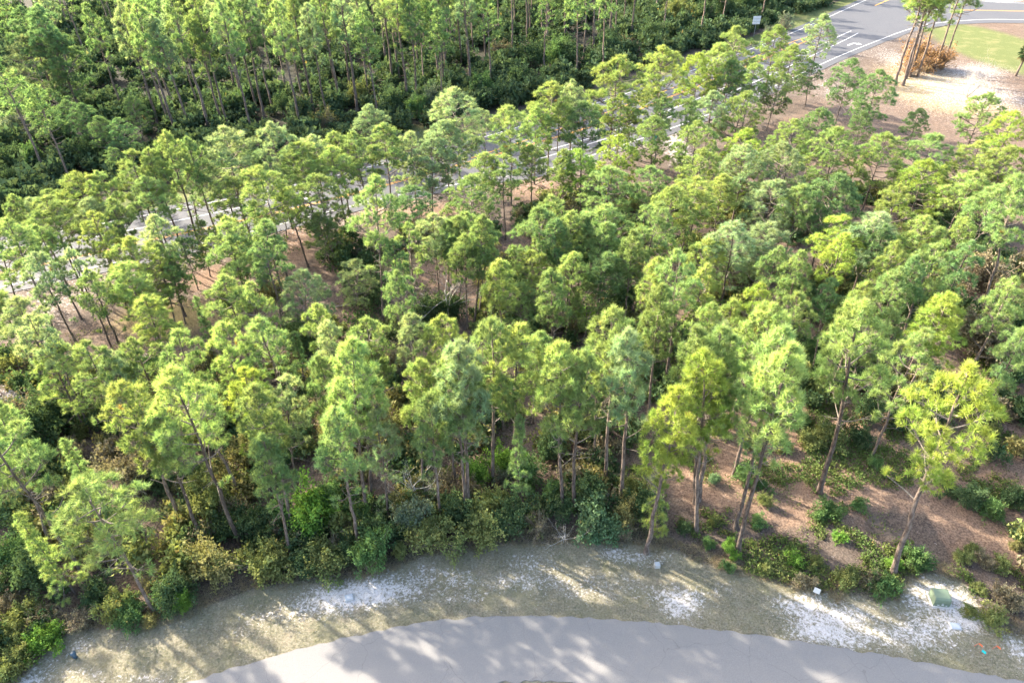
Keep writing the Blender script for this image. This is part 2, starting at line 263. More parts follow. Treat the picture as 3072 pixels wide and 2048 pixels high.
(28.9,47.5,13.5,-0.04,-0.36,0.94,'y','t','row1','yellow-green long-crowned pine, thirteenth from left in first row behind front edge, right half'),
(31.6,45.9,11.6,-0.59,0.39,1.55,'g','t','row1','mid-green long-crowned pine, fourteenth from left in first row behind front edge, right half'),
(29.8,40.1,13.9,-0.16,0.12,1.45,'g','s','row1','mid-green open-limbed pine, fifteenth from left in first row behind front edge, right half'),
(39.2,42.1,12.3,-0.08,0.27,1.52,'g','r','row1','mid-green round-crowned pine, sixteenth from left in first row behind front edge, right half'),
(-31.2,28.8,9.5,-0.21,-0.07,1.36,'y','b','front','yellow-green bushy young pine, first from left at front edge above road verge, left half'),
(-25.2,27.5,13.4,-0.14,-0.13,2.79,'g','r','front','mid-green round-crowned pine, second from left at front edge above road verge, left half'),
(-21.0,33.3,17.2,0.06,0.03,1.80,'y','r','front','yellow-green round-crowned pine, third from left at front edge above road verge, left half'),
(-16.9,33.9,15.0,0.23,0.11,1.48,'g','t','front','mid-green long-crowned pine, fourth from left at front edge above road verge, left half'),
(-16.7,31.7,12.8,0.46,0.24,1.18,'g','t','front','mid-green long-crowned pine, fifth from left at front edge above road verge, left half'),
(-11.6,32.1,14.4,0.29,0.10,1.35,'g','t','front','mid-green long-crowned pine, sixth from left at front edge above road verge, left half'),
(-11.7,35.2,17.6,1.33,0.39,1.47,'y','t','front','yellow-green long-crowned pine, seventh from left at front edge above road verge, left half'),
(-9.8,34.8,11.8,0.32,0.09,0.79,'l','s','front','pale green open-limbed pine, eighth from left at front edge above road verge, left half'),
(-5.8,34.6,13.6,0.01,0.00,1.68,'g','t','front','mid-green long-crowned pine, ninth from left at front edge above road verge, left half'),
(-3.9,34.7,16.2,0.46,0.53,0.89,'g','t','front','mid-green long-crowned pine, tenth from left at front edge above road verge, left half'),
(-3.6,35.1,17.6,0.36,0.03,1.56,'l','t','front','pale green long-crowned pine, eleventh from left at front edge above road verge, left half'),
(0.3,36.2,10.0,0.03,-0.12,1.26,'g','b','front','mid-green bushy young pine, first from left at front edge above road verge, right half'),
(3.7,35.6,17.0,-0.68,0.06,1.89,'y','t','front','yellow-green long-crowned pine, second from left at front edge above road verge, right half'),
(4.6,35.6,15.9,0.14,0.05,1.01,'g','t','front','mid-green long-crowned pine, third from left at front edge above road verge, right half'),
(8.4,36.0,17.2,-0.90,0.18,1.65,'l','t','front','pale green long-crowned pine, fourth from left at front edge above road verge, right half'),
(10.3,32.9,10.4,0.02,-0.11,1.24,'y','b','front','yellow-green bushy young pine, fifth from left at front edge above road verge, right half'),
(9.7,31.6,16.5,0.20,0.08,0.70,'Y','t','front','bright yellow long-crowned pine, sixth from left at front edge above road verge, right half'),
(13.8,33.4,17.3,-1.79,0.63,1.52,'Y','t','front','bright yellow long-crowned pine, seventh from left at front edge above road verge, right half'),
(16.9,33.6,19.0,-0.69,0.33,1.30,'g','t','front','mid-green long-crowned pine, eighth from left at front edge above road verge, right half'),
(16.5,31.5,19.5,-0.36,0.18,1.55,'y','t','front','yellow-green long-crowned pine, ninth from left at front edge above road verge, right half'),
(27.2,29.6,18.8,-1.04,0.89,2.67,'Y','r','front','bright yellow round-crowned pine, tenth from left at front edge above road verge, right half'),
(31.2,117.2,12.4,0.07,0.16,4.77,'Y','r','turn','bright yellow round-crowned pine, first from left beside the turn lane'),
(35.2,120.1,13.2,-0.11,-0.48,4.85,'y','r','turn','yellow-green round-crowned pine, second from left beside the turn lane'),
(36.8,117.6,11.3,0.01,0.12,4.13,'d','r','turn','dark green round-crowned pine, third from left beside the turn lane'),
(38.1,123.5,15.2,0.09,-0.29,4.21,'g','r','turn','mid-green round-crowned pine, fourth from left beside the turn lane'),
(48.2,132.0,13.0,0.29,0.04,3.38,'y','r','turn','yellow-green round-crowned pine, fifth from left beside the turn lane'),
(62.3,146.2,11.7,0.14,-0.26,4.53,'l','s','turn','pale green open-limbed pine, sixth from left beside the turn lane'),
(39.7,115.7,11.3,-0.12,0.07,2.55,'y','r','right','yellow-green round-crowned pine, first from left in bright stand below sandy clearing, left half'),
(43.9,115.6,9.9,0.74,-0.29,3.76,'g','t','right','mid-green long-crowned pine, second from left in bright stand below sandy clearing, left half'),
(49.2,125.9,11.4,0.08,-0.07,4.91,'y','r','right','yellow-green round-crowned pine, third from left in bright stand below sandy clearing, left half'),
(38.6,91.1,11.0,-0.23,-0.01,3.23,'y','r','right','yellow-green round-crowned pine, fourth from left in bright stand below sandy clearing, left half'),
(55.0,128.3,8.0,-0.64,0.27,3.76,'d','r','right','dark green round-crowned pine, fifth from left in bright stand below sandy clearing, left half'),
(42.2,92.8,11.6,-0.09,0.04,3.54,'d','r','right','dark green round-crowned pine, sixth from left in bright stand below sandy clearing, left half'),
(42.0,85.0,12.0,-0.70,-0.04,3.56,'y','r','right','yellow-green round-crowned pine, seventh from left in bright stand below sandy clearing, left half'),
(34.9,69.5,12.7,0.36,-0.29,3.72,'d','r','right','dark green round-crowned pine, eighth from left in bright stand below sandy clearing, left half'),
(56.6,118.0,11.1,0.07,-0.39,4.32,'d','r','right','dark green round-crowned pine, ninth from left in bright stand below sandy clearing, left half'),
(53.6,103.2,7.2,0.10,0.91,4.75,'d','b','right','dark green bushy young pine, tenth from left in bright stand below sandy clearing, left half'),
(36.3,61.7,12.4,-0.14,-0.15,3.10,'l','r','right','pale green round-crowned pine, eleventh from left in bright stand below sandy clearing, left half'),
(57.6,109.9,11.7,-0.13,-0.40,5.35,'d','r','right','dark green round-crowned pine, twelfth from left in bright stand below sandy clearing, left half'),
(47.5,85.1,11.3,0.16,-0.04,4.65,'y','r','right','yellow-green round-crowned pine, first from left in bright stand below sandy clearing, right half'),
(42.1,69.1,11.7,-0.00,0.19,2.26,'y','r','right','yellow-green round-crowned pine, second from left in bright stand below sandy clearing, right half'),
(62.8,105.1,7.1,0.08,-0.08,5.14,'d','b','right','dark green bushy young pine, third from left in bright stand below sandy clearing, right half'),
(49.2,77.1,10.8,0.13,0.40,3.95,'Y','r','right','bright yellow round-crowned pine, fourth from left in bright stand below sandy clearing, right half'),
(52.4,83.3,11.7,0.23,0.22,3.90,'g','r','right','mid-green round-crowned pine, fifth from left in bright stand below sandy clearing, right half'),
(45.2,61.3,11.5,0.06,0.15,1.56,'y','r','right','yellow-green round-crowned pine, sixth from left in bright stand below sandy clearing, right half'),
(51.5,72.7,11.7,0.09,-0.62,2.58,'y','r','right','yellow-green round-crowned pine, seventh from left in bright stand below sandy clearing, right half'),
(57.6,81.9,11.1,0.51,0.25,3.87,'y','r','right','yellow-green round-crowned pine, eighth from left in bright stand below sandy clearing, right half'),
(69.9,101.5,10.8,-0.45,-0.29,6.12,'g','r','right','mid-green round-crowned pine, ninth from left in bright stand below sandy clearing, right half'),
(50.9,67.1,12.3,0.11,-0.12,2.20,'g','r','right','mid-green round-crowned pine, tenth from left in bright stand below sandy clearing, right half'),
(59.6,78.9,11.3,-0.05,0.26,3.76,'y','r','right','yellow-green round-crowned pine, eleventh from left in bright stand below sandy clearing, right half'),
(68.7,92.9,10.8,-0.14,-0.16,3.71,'Y','r','right','bright yellow round-crowned pine, twelfth from left in bright stand below sandy clearing, right half'),
(-91.7,128.9,21.0,-0.04,0.35,2.56,'g','f','far','mid-green tall slender pine, first from left in tall wood across highway, left third'),
(-76.9,110.2,13.0,0.00,0.00,3.25,'d','f','far','dark green tall slender pine, second from left in tall wood across highway, left third'),
(-82.2,128.3,19.0,0.00,0.00,3.44,'d','f','far','dark green tall slender pine, third from left in tall wood across highway, left third'),
(-82.1,126.3,15.0,0.00,0.00,4.72,'l','s','far','pale green open-limbed pine, fourth from left in tall wood across highway, left third'),
(-90.1,148.7,19.4,-0.04,0.20,2.44,'l','f','far','pale green tall slender pine, fifth from left in tall wood across highway, left third'),
(-76.8,125.2,20.0,0.00,0.00,3.22,'d','f','far','dark green tall slender pine, sixth from left in tall wood across highway, left third'),
(-76.8,125.7,16.0,0.00,0.00,4.12,'d','f','far','dark green tall slender pine, seventh from left in tall wood across highway, left third'),
(-71.8,129.8,19.0,0.00,0.00,2.09,'d','f','far','dark green tall slender pine, eighth from left in tall wood across highway, left third'),
(-62.9,123.6,20.5,0.21,0.08,2.09,'l','f','far','pale green tall slender pine, ninth from left in tall wood across highway, left third'),
(-59.6,121.3,20.4,-0.17,-0.10,2.06,'g','f','far','mid-green tall slender pine, tenth from left in tall wood across highway, left third'),
(-57.2,117.6,21.2,0.36,0.42,2.58,'g','f','far','mid-green tall slender pine, eleventh from left in tall wood across highway, left third'),
(-55.0,118.6,19.2,-0.54,0.03,2.53,'l','f','far','pale green tall slender pine, twelfth from left in tall wood across highway, left third'),
(-57.5,129.6,19.6,-0.40,-0.40,2.06,'l','f','far','pale green tall slender pine, thirteenth from left in tall wood across highway, left third'),
(-51.9,119.5,21.6,-0.44,0.26,2.33,'g','f','far','mid-green tall slender pine, fourteenth from left in tall wood across highway, left third'),
(-50.7,122.3,19.3,-0.18,-0.22,2.58,'g','f','far','mid-green tall slender pine, fifteenth from left in tall wood across highway, left third'),
(-49.7,121.9,21.8,-0.28,-0.14,2.04,'g','f','far','mid-green tall slender pine, sixteenth from left in tall wood across highway, left third'),
(-53.6,139.6,20.1,-0.35,-0.44,2.42,'l','f','far','pale green tall slender pine, seventeenth from left in tall wood across highway, left third'),
(-50.5,134.2,21.1,-0.12,-0.42,2.07,'l','f','far','pale green tall slender pine, eighteenth from left in tall wood across highway, left third'),
(-44.1,118.1,22.1,0.07,-0.10,2.38,'g','f','far','mid-green tall slender pine, nineteenth from left in tall wood across highway, left third'),
(-46.7,129.8,19.2,-0.31,-0.56,2.16,'g','f','far','mid-green tall slender pine, twentieth from left in tall wood across highway, left third'),
(-44.0,125.0,21.1,0.48,-0.24,2.46,'d','f','far','dark green tall slender pine, first from left in tall wood across highway, middle third'),
(-43.6,128.9,20.6,-0.43,0.09,2.66,'l','f','far','pale green tall slender pine, second from left in tall wood across highway, middle third'),
(-43.4,139.0,20.9,-0.14,0.65,2.03,'g','f','far','mid-green tall slender pine, third from left in tall wood across highway, middle third'),
(-35.9,118.7,21.0,0.07,0.01,2.39,'g','f','far','mid-green tall slender pine, fourth from left in tall wood across highway, middle third'),
(-39.0,133.6,19.9,-0.24,-0.01,2.23,'l','f','far','pale green tall slender pine, fifth from left in tall wood across highway, middle third'),
(-36.2,129.3,21.2,0.36,-0.27,2.32,'g','f','far','mid-green tall slender pine, sixth from left in tall wood across highway, middle third'),
(-32.4,123.7,19.7,-0.22,0.15,2.09,'l','f','far','pale green tall slender pine, seventh from left in tall wood across highway, middle third'),
(-34.7,142.2,20.0,0.27,0.15,2.51,'g','f','far','mid-green tall slender pine, eighth from left in tall wood across highway, middle third'),
(-31.2,129.8,21.1,-0.25,-0.38,2.25,'g','f','far','mid-green tall slender pine, ninth from left in tall wood across highway, middle third'),
(-30.7,138.4,19.0,0.06,-0.19,2.08,'l','f','far','pale green tall slender pine, tenth from left in tall wood across highway, middle third'),
(-28.1,129.3,21.2,0.29,0.19,2.19,'l','f','far','pale green tall slender pine, eleventh from left in tall wood across highway, middle third'),
(-31.3,159.6,22.1,-0.42,0.27,2.48,'d','f','far','dark green tall slender pine, twelfth from left in tall wood across highway, middle third'),
(-26.4,133.8,19.9,0.08,0.31,2.33,'l','f','far','pale green tall slender pine, thirteenth from left in tall wood across highway, middle third'),
(-29.9,167.8,19.9,0.08,0.31,2.61,'d','f','far','dark green tall slender pine, fourteenth from left in tall wood across highway, middle third'),
(-26.8,160.5,20.2,0.29,0.23,2.15,'l','f','far','pale green tall slender pine, fifteenth from left in tall wood across highway, middle third'),
(-23.3,144.0,22.1,0.03,-0.36,2.30,'l','f','far','pale green tall slender pine, sixteenth from left in tall wood across highway, middle third'),
(-22.3,148.4,19.5,-0.52,-0.04,2.68,'g','f','far','mid-green tall slender pine, seventeenth from left in tall wood across highway, middle third'),
(-18.9,132.9,22.1,-0.28,0.32,2.70,'g','f','far','mid-green tall slender pine, eighteenth from left in tall wood across highway, middle third'),
(-17.1,132.0,19.2,0.17,0.44,2.68,'d','f','far','dark green tall slender pine, nineteenth from left in tall wood across highway, middle third'),
(-19.0,153.9,19.5,-0.02,0.34,2.56,'l','f','far','pale green tall slender pine, twentieth from left in tall wood across highway, middle third'),
(-19.2,170.9,19.4,0.27,-0.05,2.23,'g','f','far','mid-green tall slender pine, first from left in tall wood across highway, right third'),
(-14.0,144.9,20.5,-0.03,0.08,2.21,'g','f','far','mid-green tall slender pine, second from left in tall wood across highway, right third'),
(-12.5,137.4,19.9,-0.19,0.08,2.11,'d','f','far','dark green tall slender pine, third from left in tall wood across highway, right third'),
(-13.0,152.5,20.9,0.14,0.13,2.12,'d','f','far','dark green tall slender pine, fourth from left in tall wood across highway, right third'),
(-12.5,165.5,19.4,-0.37,0.07,2.41,'l','f','far','pale green tall slender pine, fifth from left in tall wood across highway, right third'),
(-9.9,157.2,20.2,-0.28,-0.62,2.29,'l','f','far','pale green tall slender pine, sixth from left in tall wood across highway, right third'),
(-7.4,139.6,21.8,-0.01,0.42,2.48,'l','f','far','pale green tall slender pine, seventh from left in tall wood across highway, right third'),
(-4.6,159.1,20.9,-0.14,0.43,2.39,'g','f','far','mid-green tall slender pine, eighth from left in tall wood across highway, right third'),
(-1.9,179.0,20.7,0.22,-0.38,2.56,'l','f','far','pale green tall slender pine, ninth from left in tall wood across highway, right third'),
(1.2,165.8,21.3,0.37,0.65,2.07,'g','f','far','mid-green tall slender pine, tenth from left in tall wood across highway, right third'),
(4.9,175.9,21.5,-0.23,0.02,2.20,'l','f','far','pale green tall slender pine, eleventh from left in tall wood across highway, right third'),
(9.3,170.3,21.6,0.26,0.11,2.09,'g','f','far','mid-green tall slender pine, twelfth from left in tall wood across highway, right third'),
(13.8,175.9,20.3,-0.14,0.05,2.16,'l','f','far','pale green tall slender pine, thirteenth from left in tall wood across highway, right third'),
(16.8,160.1,22.1,0.10,0.11,2.34,'l','f','far','pale green tall slender pine, fourteenth from left in tall wood across highway, right third'),
(19.5,165.3,20.2,-0.30,0.27,2.51,'d','f','far','dark green tall slender pine, fifteenth from left in tall wood across highway, right third'),
(24.8,175.9,22.3,0.02,-0.19,2.34,'l','f','far','pale green tall slender pine, sixteenth from left in tall wood across highway, right third'),
(29.4,185.5,19.7,-0.04,0.41,2.48,'g','f','far','mid-green tall slender pine, seventeenth from left in tall wood across highway, right third'),
(30.4,179.7,21.9,0.03,0.19,2.22,'l','f','far','pale green tall slender pine, eighteenth from left in tall wood across highway, right third'),
(36.8,199.2,20.5,-0.06,-0.19,2.59,'l','f','far','pale green tall slender pine, nineteenth from left in tall wood across highway, right third'),
(-75.5,112.3,8.0,0.00,0.00,2.48,'d','b','young','dark green bushy young pine, first from left in young thicket across highway'),
(-73.5,114.1,9.5,0.00,0.00,3.15,'d','b','young','dark green bushy young pine, second from left in young thicket across highway'),
(-70.2,111.9,8.5,0.00,0.00,2.60,'d','b','young','dark green bushy young pine, third from left in young thicket across highway'),
(-66.0,108.1,9.0,0.00,0.00,2.90,'d','b','young','dark green bushy young pine, fourth from left in young thicket across highway'),
(-62.4,105.5,8.0,0.00,0.00,2.48,'d','b','young','dark green bushy young pine, fifth from left in young thicket across highway'),
(-59.2,100.5,5.0,0.00,0.00,1.70,'d','b','young','dark green bushy young pine, sixth from left in young thicket across highway'),
(-59.1,104.7,8.0,0.00,0.00,2.59,'d','b','young','dark green bushy young pine, seventh from left in young thicket across highway'),
(-61.8,115.2,8.0,0.00,0.00,2.40,'d','b','young','dark green bushy young pine, eighth from left in young thicket across highway'),
(77.3,140.8,24.4,-0.10,0.18,3.37,'y','t','grove','yellow-green long-crowned pine, first from left in tall clump beside intersection lawn'),
(80.4,143.0,21.1,0.10,0.34,3.93,'g','t','grove','mid-green long-crowned pine, second from left in tall clump beside intersection lawn'),
(77.7,138.8,24.0,-0.37,-0.29,3.89,'y','t','grove','yellow-green long-crowned pine, third from left in tall clump beside intersection lawn'),
(81.6,143.9,22.7,-0.54,0.06,3.34,'l','t','grove','pale green long-crowned pine, fourth from left in tall clump beside intersection lawn'),
(83.0,143.8,23.1,-0.55,-0.55,3.62,'y','t','grove','yellow-green long-crowned pine, fifth from left in tall clump beside intersection lawn'),
(87.5,146.6,25.0,0.17,0.12,3.73,'g','t','grove','mid-green long-crowned pine, sixth from left in tall clump beside intersection lawn'),
(90.3,148.5,21.7,-0.13,-0.18,3.58,'l','t','grove','pale green long-crowned pine, seventh from left in tall clump beside intersection lawn'),
]
# shrubs: x, y, radius, colour, form, label
SHRUBS = [
(-32.8,23.3,0.85,'olive','l','olive-green loose low shrub, first from left lining the road verge, left third'),
(-32.2,23.8,1.01,'olive','l','olive-green loose low shrub, second from left lining the road verge, left third'),
(-31.6,25.0,1.14,'bright','l','bright green loose low shrub, third from left lining the road verge, left third'),
(-31.2,25.7,0.84,'bright','l','bright green loose low shrub, fourth from left lining the road verge, left third'),
(-31.0,26.8,0.85,'brown','t','brownish twiggy half-bare shrub, fifth from left lining the road verge, left third'),
(-29.7,27.0,0.91,'brown','t','brownish twiggy half-bare shrub, sixth from left lining the road verge, left third'),
(-27.5,27.1,1.02,'olive','l','olive-green loose low shrub, seventh from left lining the road verge, left third'),
(-26.4,27.0,1.01,'green','l','green loose low shrub, eighth from left lining the road verge, left third'),
(-25.1,26.7,0.59,'gold','l','golden-leaved loose low shrub, ninth from left lining the road verge, left third'),
(-24.1,28.3,1.25,'dark','d','dark green dense rounded shrub, tenth from left lining the road verge, left third'),
(-22.9,27.5,0.65,'bright','d','bright green dense rounded shrub, eleventh from left lining the road verge, left third'),
(-21.7,30.2,1.57,'gold','d','golden-leaved dense rounded shrub, twelfth from left lining the road verge, left third'),
(-18.1,30.7,1.69,'olive','l','olive-green loose low shrub, thirteenth from left lining the road verge, left third'),
(-15.3,30.7,1.25,'dark','d','dark green dense rounded shrub, fourteenth from left lining the road verge, left third'),
(-13.8,31.0,1.70,'olive','l','olive-green loose low shrub, fifteenth from left lining the road verge, left third'),
(-12.5,31.5,0.92,'dark','d','dark green dense rounded shrub, sixteenth from left lining the road verge, left third'),
(-10.8,30.8,1.47,'green','d','green dense rounded shrub, first from left lining the road verge, middle third'),
(-10.3,32.9,1.52,'dark','d','dark green dense rounded shrub, second from left lining the road verge, middle third'),
(-8.7,31.7,0.64,'olive','d','olive-green dense rounded shrub, third from left lining the road verge, middle third'),
(-7.4,32.4,0.70,'brown','t','brownish twiggy half-bare shrub, fourth from left lining the road verge, middle third'),
(-6.1,32.5,1.51,'olive','d','olive-green dense rounded shrub, fifth from left lining the road verge, middle third'),
(-4.7,34.5,1.38,'dark','d','dark green dense rounded shrub, sixth from left lining the road verge, middle third'),
(-2.5,33.1,1.64,'olive','d','olive-green dense rounded shrub, seventh from left lining the road verge, middle third'),
(0.1,34.4,1.38,'dark','d','dark green dense rounded shrub, eighth from left lining the road verge, middle third'),
(1.7,33.6,1.01,'brown','t','brownish twiggy half-bare shrub, ninth from left lining the road verge, middle third'),
(3.3,35.2,1.03,'dark','d','dark green dense rounded shrub, tenth from left lining the road verge, middle third'),
(5.8,33.3,1.65,'feather','d','feathery blue-green dense rounded shrub, eleventh from left lining the road verge, middle third'),
(8.2,34.1,1.13,'gold','d','golden-leaved dense rounded shrub, twelfth from left lining the road verge, middle third'),
(8.2,33.0,0.77,'brown','t','brownish twiggy half-bare shrub, thirteenth from left lining the road verge, middle third'),
(9.9,34.9,1.21,'dark','d','dark green dense rounded shrub, fourteenth from left lining the road verge, middle third'),
(13.0,33.4,0.71,'dark','d','dark green dense rounded shrub, fifteenth from left lining the road verge, middle third'),
(14.3,32.0,0.64,'green','d','green dense rounded shrub, sixteenth from left lining the road verge, middle third'),
(15.3,30.1,0.62,'green','l','green loose low shrub, first from left lining the road verge, right third'),
(15.9,31.8,0.75,'bright','d','bright green dense rounded shrub, second from left lining the road verge, right third'),
(16.1,30.9,0.46,'bright','d','bright green dense rounded shrub, third from left lining the road verge, right third'),
(18.2,29.9,0.68,'olive','l','olive-green loose low shrub, fourth from left lining the road verge, right third'),
(20.3,30.5,0.79,'bright','l','bright green loose low shrub, fifth from left lining the road verge, right third'),
(20.4,28.6,0.93,'brown','l','brownish loose low shrub, sixth from left lining the road verge, right third'),
(21.8,30.3,0.62,'olive','l','olive-green loose low shrub, seventh from left lining the road verge, right third'),
(23.6,28.8,1.10,'olive','l','olive-green loose low shrub, eighth from left lining the road verge, right third'),
(24.7,28.6,0.99,'brown','l','brownish loose low shrub, ninth from left lining the road verge, right third'),
(25.9,28.3,1.20,'green','l','green loose low shrub, tenth from left lining the road verge, right third'),
(27.5,30.0,0.79,'bright','l','bright green loose low shrub, eleventh from left lining the road verge, right third'),
(28.9,30.1,1.35,'green','l','green loose low shrub, twelfth from left lining the road verge, right third'),
(31.0,26.3,0.69,'olive','l','olive-green loose low shrub, thirteenth from left lining the road verge, right third'),
(31.9,25.6,1.20,'olive','l','olive-green loose low shrub, fourteenth from left lining the road verge, right third'),
(33.8,26.8,1.22,'brown','l','brownish loose low shrub, fifteenth from left lining the road verge, right third'),
(-35.2,27.8,0.97,'brown','l','brownish loose low shrub, first from left under the front pines, left third'),
(-33.7,25.6,1.04,'olive','l','olive-green loose low shrub, second from left under the front pines, left third'),
(-33.8,27.1,1.12,'olive','l','olive-green loose low shrub, third from left under the front pines, left third'),
(-32.6,27.0,0.96,'brown','l','brownish loose low shrub, fourth from left under the front pines, left third'),
(-33.6,29.7,1.45,'dark','d','dark green dense rounded shrub, fifth from left under the front pines, left third'),
(-30.0,29.1,1.00,'dark','l','dark green loose low shrub, sixth from left under the front pines, left third'),
(-30.3,31.7,1.15,'gold','d','golden-leaved dense rounded shrub, seventh from left under the front pines, left third'),
(-26.1,29.2,0.72,'gold','t','golden-leaved twiggy half-bare shrub, eighth from left under the front pines, left third'),
(-21.7,34.2,1.20,'dark','d','dark green dense rounded shrub, ninth from left under the front pines, left third'),
(-21.2,35.6,1.28,'brown','t','brownish twiggy half-bare shrub, tenth from left under the front pines, left third'),
(-19.7,33.7,1.36,'dark','d','dark green dense rounded shrub, eleventh from left under the front pines, left third'),
(-18.1,34.7,1.20,'green','d','green dense rounded shrub, twelfth from left under the front pines, left third'),
(-16.9,33.4,1.36,'brown','t','brownish twiggy half-bare shrub, thirteenth from left under the front pines, left third'),
(-15.5,34.9,1.68,'bright','d','bright green dense rounded shrub, fourteenth from left under the front pines, left third'),
(-14.4,35.9,1.22,'green','d','green dense rounded shrub, fifteenth from left under the front pines, left third'),
(-12.2,34.5,1.20,'green','d','green dense rounded shrub, first from left under the front pines, middle third'),
(-10.2,34.9,0.91,'grey','t','grey-green twiggy half-bare shrub, second from left under the front pines, middle third'),
(-8.6,35.8,1.34,'gold','d','golden-leaved dense rounded shrub, third from left under the front pines, middle third'),
(-8.2,34.0,1.31,'grey','d','grey-green dense rounded shrub, fourth from left under the front pines, middle third'),
(-6.8,36.9,1.24,'grey','t','grey-green twiggy half-bare shrub, fifth from left under the front pines, middle third'),
(-5.5,37.4,1.38,'brown','t','brownish twiggy half-bare shrub, sixth from left under the front pines, middle third'),
(-3.6,36.9,1.12,'brown','d','brownish dense rounded shrub, seventh from left under the front pines, middle third'),
(-3.0,38.7,1.27,'bright','d','bright green dense rounded shrub, eighth from left under the front pines, middle third'),
(-1.1,35.8,1.28,'olive','d','olive-green dense rounded shrub, ninth from left under the front pines, middle third'),
(-0.9,38.6,0.96,'grey','t','grey-green twiggy half-bare shrub, tenth from left under the front pines, middle third'),
(-0.7,39.7,1.29,'bright','d','bright green dense rounded shrub, eleventh from left under the front pines, middle third'),
(1.2,38.5,1.21,'green','d','green dense rounded shrub, twelfth from left under the front pines, middle third'),
(1.5,35.4,1.16,'olive','l','olive-green loose low shrub, thirteenth from left under the front pines, middle third'),
(3.0,36.7,0.99,'green','d','green dense rounded shrub, fourteenth from left under the front pines, middle third'),
(4.6,36.1,1.05,'green','l','green loose low shrub, fifteenth from left under the front pines, middle third'),
(5.5,36.1,1.59,'dark','d','dark green dense rounded shrub, first from left under the front pines, right third'),
(9.6,36.6,1.05,'olive','d','olive-green dense rounded shrub, second from left under the front pines, right third'),
(11.1,38.3,0.95,'grey','t','grey-green twiggy half-bare shrub, third from left under the front pines, right third'),
(15.4,34.2,0.66,'olive','l','olive-green loose low shrub, fourth from left under the front pines, right third'),
(18.6,34.2,0.72,'green','l','green loose low shrub, fifth from left under the front pines, right third'),
(19.8,35.7,0.74,'olive','d','olive-green dense rounded shrub, sixth from left under the front pines, right third'),
(23.7,34.4,0.78,'green','l','green loose low shrub, seventh from left under the front pines, right third'),
(24.5,35.0,1.21,'green','l','green loose low shrub, eighth from left under the front pines, right third'),
(24.5,32.4,0.64,'bright','l','bright green loose low shrub, ninth from left under the front pines, right third'),
(32.6,30.7,0.80,'olive','l','olive-green loose low shrub, tenth from left under the front pines, right third'),
(33.7,31.4,0.69,'olive','l','olive-green loose low shrub, eleventh from left under the front pines, right third'),
(32.5,28.0,0.60,'olive','l','olive-green loose low shrub, twelfth from left under the front pines, right third'),
(34.1,30.3,0.90,'brown','l','brownish loose low shrub, thirteenth from left under the front pines, right third'),
(35.2,29.9,0.95,'olive','l','olive-green loose low shrub, fourteenth from left under the front pines, right third'),
(-36.0,29.5,1.33,'dark','d','dark green dense rounded shrub, first from left inside the nearer wood, left third'),
(-36.2,31.3,1.60,'green','d','green dense rounded shrub, second from left inside the nearer wood, left third'),
(-44.7,47.3,1.78,'brown','t','brownish twiggy half-bare shrub, third from left inside the nearer wood, left third'),
(-36.8,33.2,1.29,'dark','d','dark green dense rounded shrub, fourth from left inside the nearer wood, left third'),
(-38.5,39.2,1.54,'dark','d','dark green dense rounded shrub, fifth from left inside the nearer wood, left third'),
(-41.1,44.3,1.91,'dark','d','dark green dense rounded shrub, sixth from left inside the nearer wood, left third'),
(-41.7,46.5,1.55,'dark','d','dark green dense rounded shrub, seventh from left inside the nearer wood, left third'),
(-36.6,37.0,1.31,'brown','t','brownish twiggy half-bare shrub, eighth from left inside the nearer wood, left third'),
(-36.7,45.9,1.40,'dark','d','dark green dense rounded shrub, ninth from left inside the nearer wood, left third'),
(-31.0,38.9,1.91,'brown','d','brownish dense rounded shrub, tenth from left inside the nearer wood, left third'),
(-23.8,35.2,1.81,'olive','d','olive-green dense rounded shrub, eleventh from left inside the nearer wood, left third'),
(-26.3,45.0,1.93,'gold','d','golden-leaved dense rounded shrub, twelfth from left inside the nearer wood, left third'),
(-27.2,48.6,1.45,'green','d','green dense rounded shrub, thirteenth from left inside the nearer wood, left third'),
(-23.7,38.5,1.27,'gold','d','golden-leaved dense rounded shrub, fourteenth from left inside the nearer wood, left third'),
(-24.7,46.0,1.40,'dark','d','dark green dense rounded shrub, fifteenth from left inside the nearer wood, left third'),
(-22.2,40.5,1.24,'gold','d','golden-leaved dense rounded shrub, sixteenth from left inside the nearer wood, left third'),
(-22.3,41.7,1.13,'gold','d','golden-leaved dense rounded shrub, seventeenth from left inside the nearer wood, left third'),
(-16.8,45.9,1.54,'brown','d','brownish dense rounded shrub, first from left inside the nearer wood, middle third'),
(-15.8,43.6,1.50,'gold','d','golden-leaved dense rounded shrub, second from left inside the nearer wood, middle third'),
(-10.8,42.6,1.74,'gold','d','golden-leaved dense rounded shrub, third from left inside the nearer wood, middle third'),
(-3.4,45.7,1.54,'dark','d','dark green dense rounded shrub, fourth from left inside the nearer wood, middle third'),
(-1.4,47.4,1.57,'gold','d','golden-leaved dense rounded shrub, fifth from left inside the nearer wood, middle third'),
(3.3,42.2,1.34,'dark','d','dark green dense rounded shrub, sixth from left inside the nearer wood, middle third'),
(5.3,45.0,1.39,'dark','d','dark green dense rounded shrub, seventh from left inside the nearer wood, middle third'),
(5.9,43.4,1.62,'olive','d','olive-green dense rounded shrub, eighth from left inside the nearer wood, middle third'),
(7.3,47.0,1.84,'brown','t','brownish twiggy half-bare shrub, ninth from left inside the nearer wood, middle third'),
(12.7,42.3,1.34,'dark','d','dark green dense rounded shrub, tenth from left inside the nearer wood, middle third'),
(16.2,38.2,0.76,'feather','d','feathery blue-green dense rounded shrub, eleventh from left inside the nearer wood, middle third'),
(17.9,43.8,1.09,'green','d','green dense rounded shrub, twelfth from left inside the nearer wood, middle third'),
(18.8,38.2,1.27,'green','d','green dense rounded shrub, thirteenth from left inside the nearer wood, middle third'),
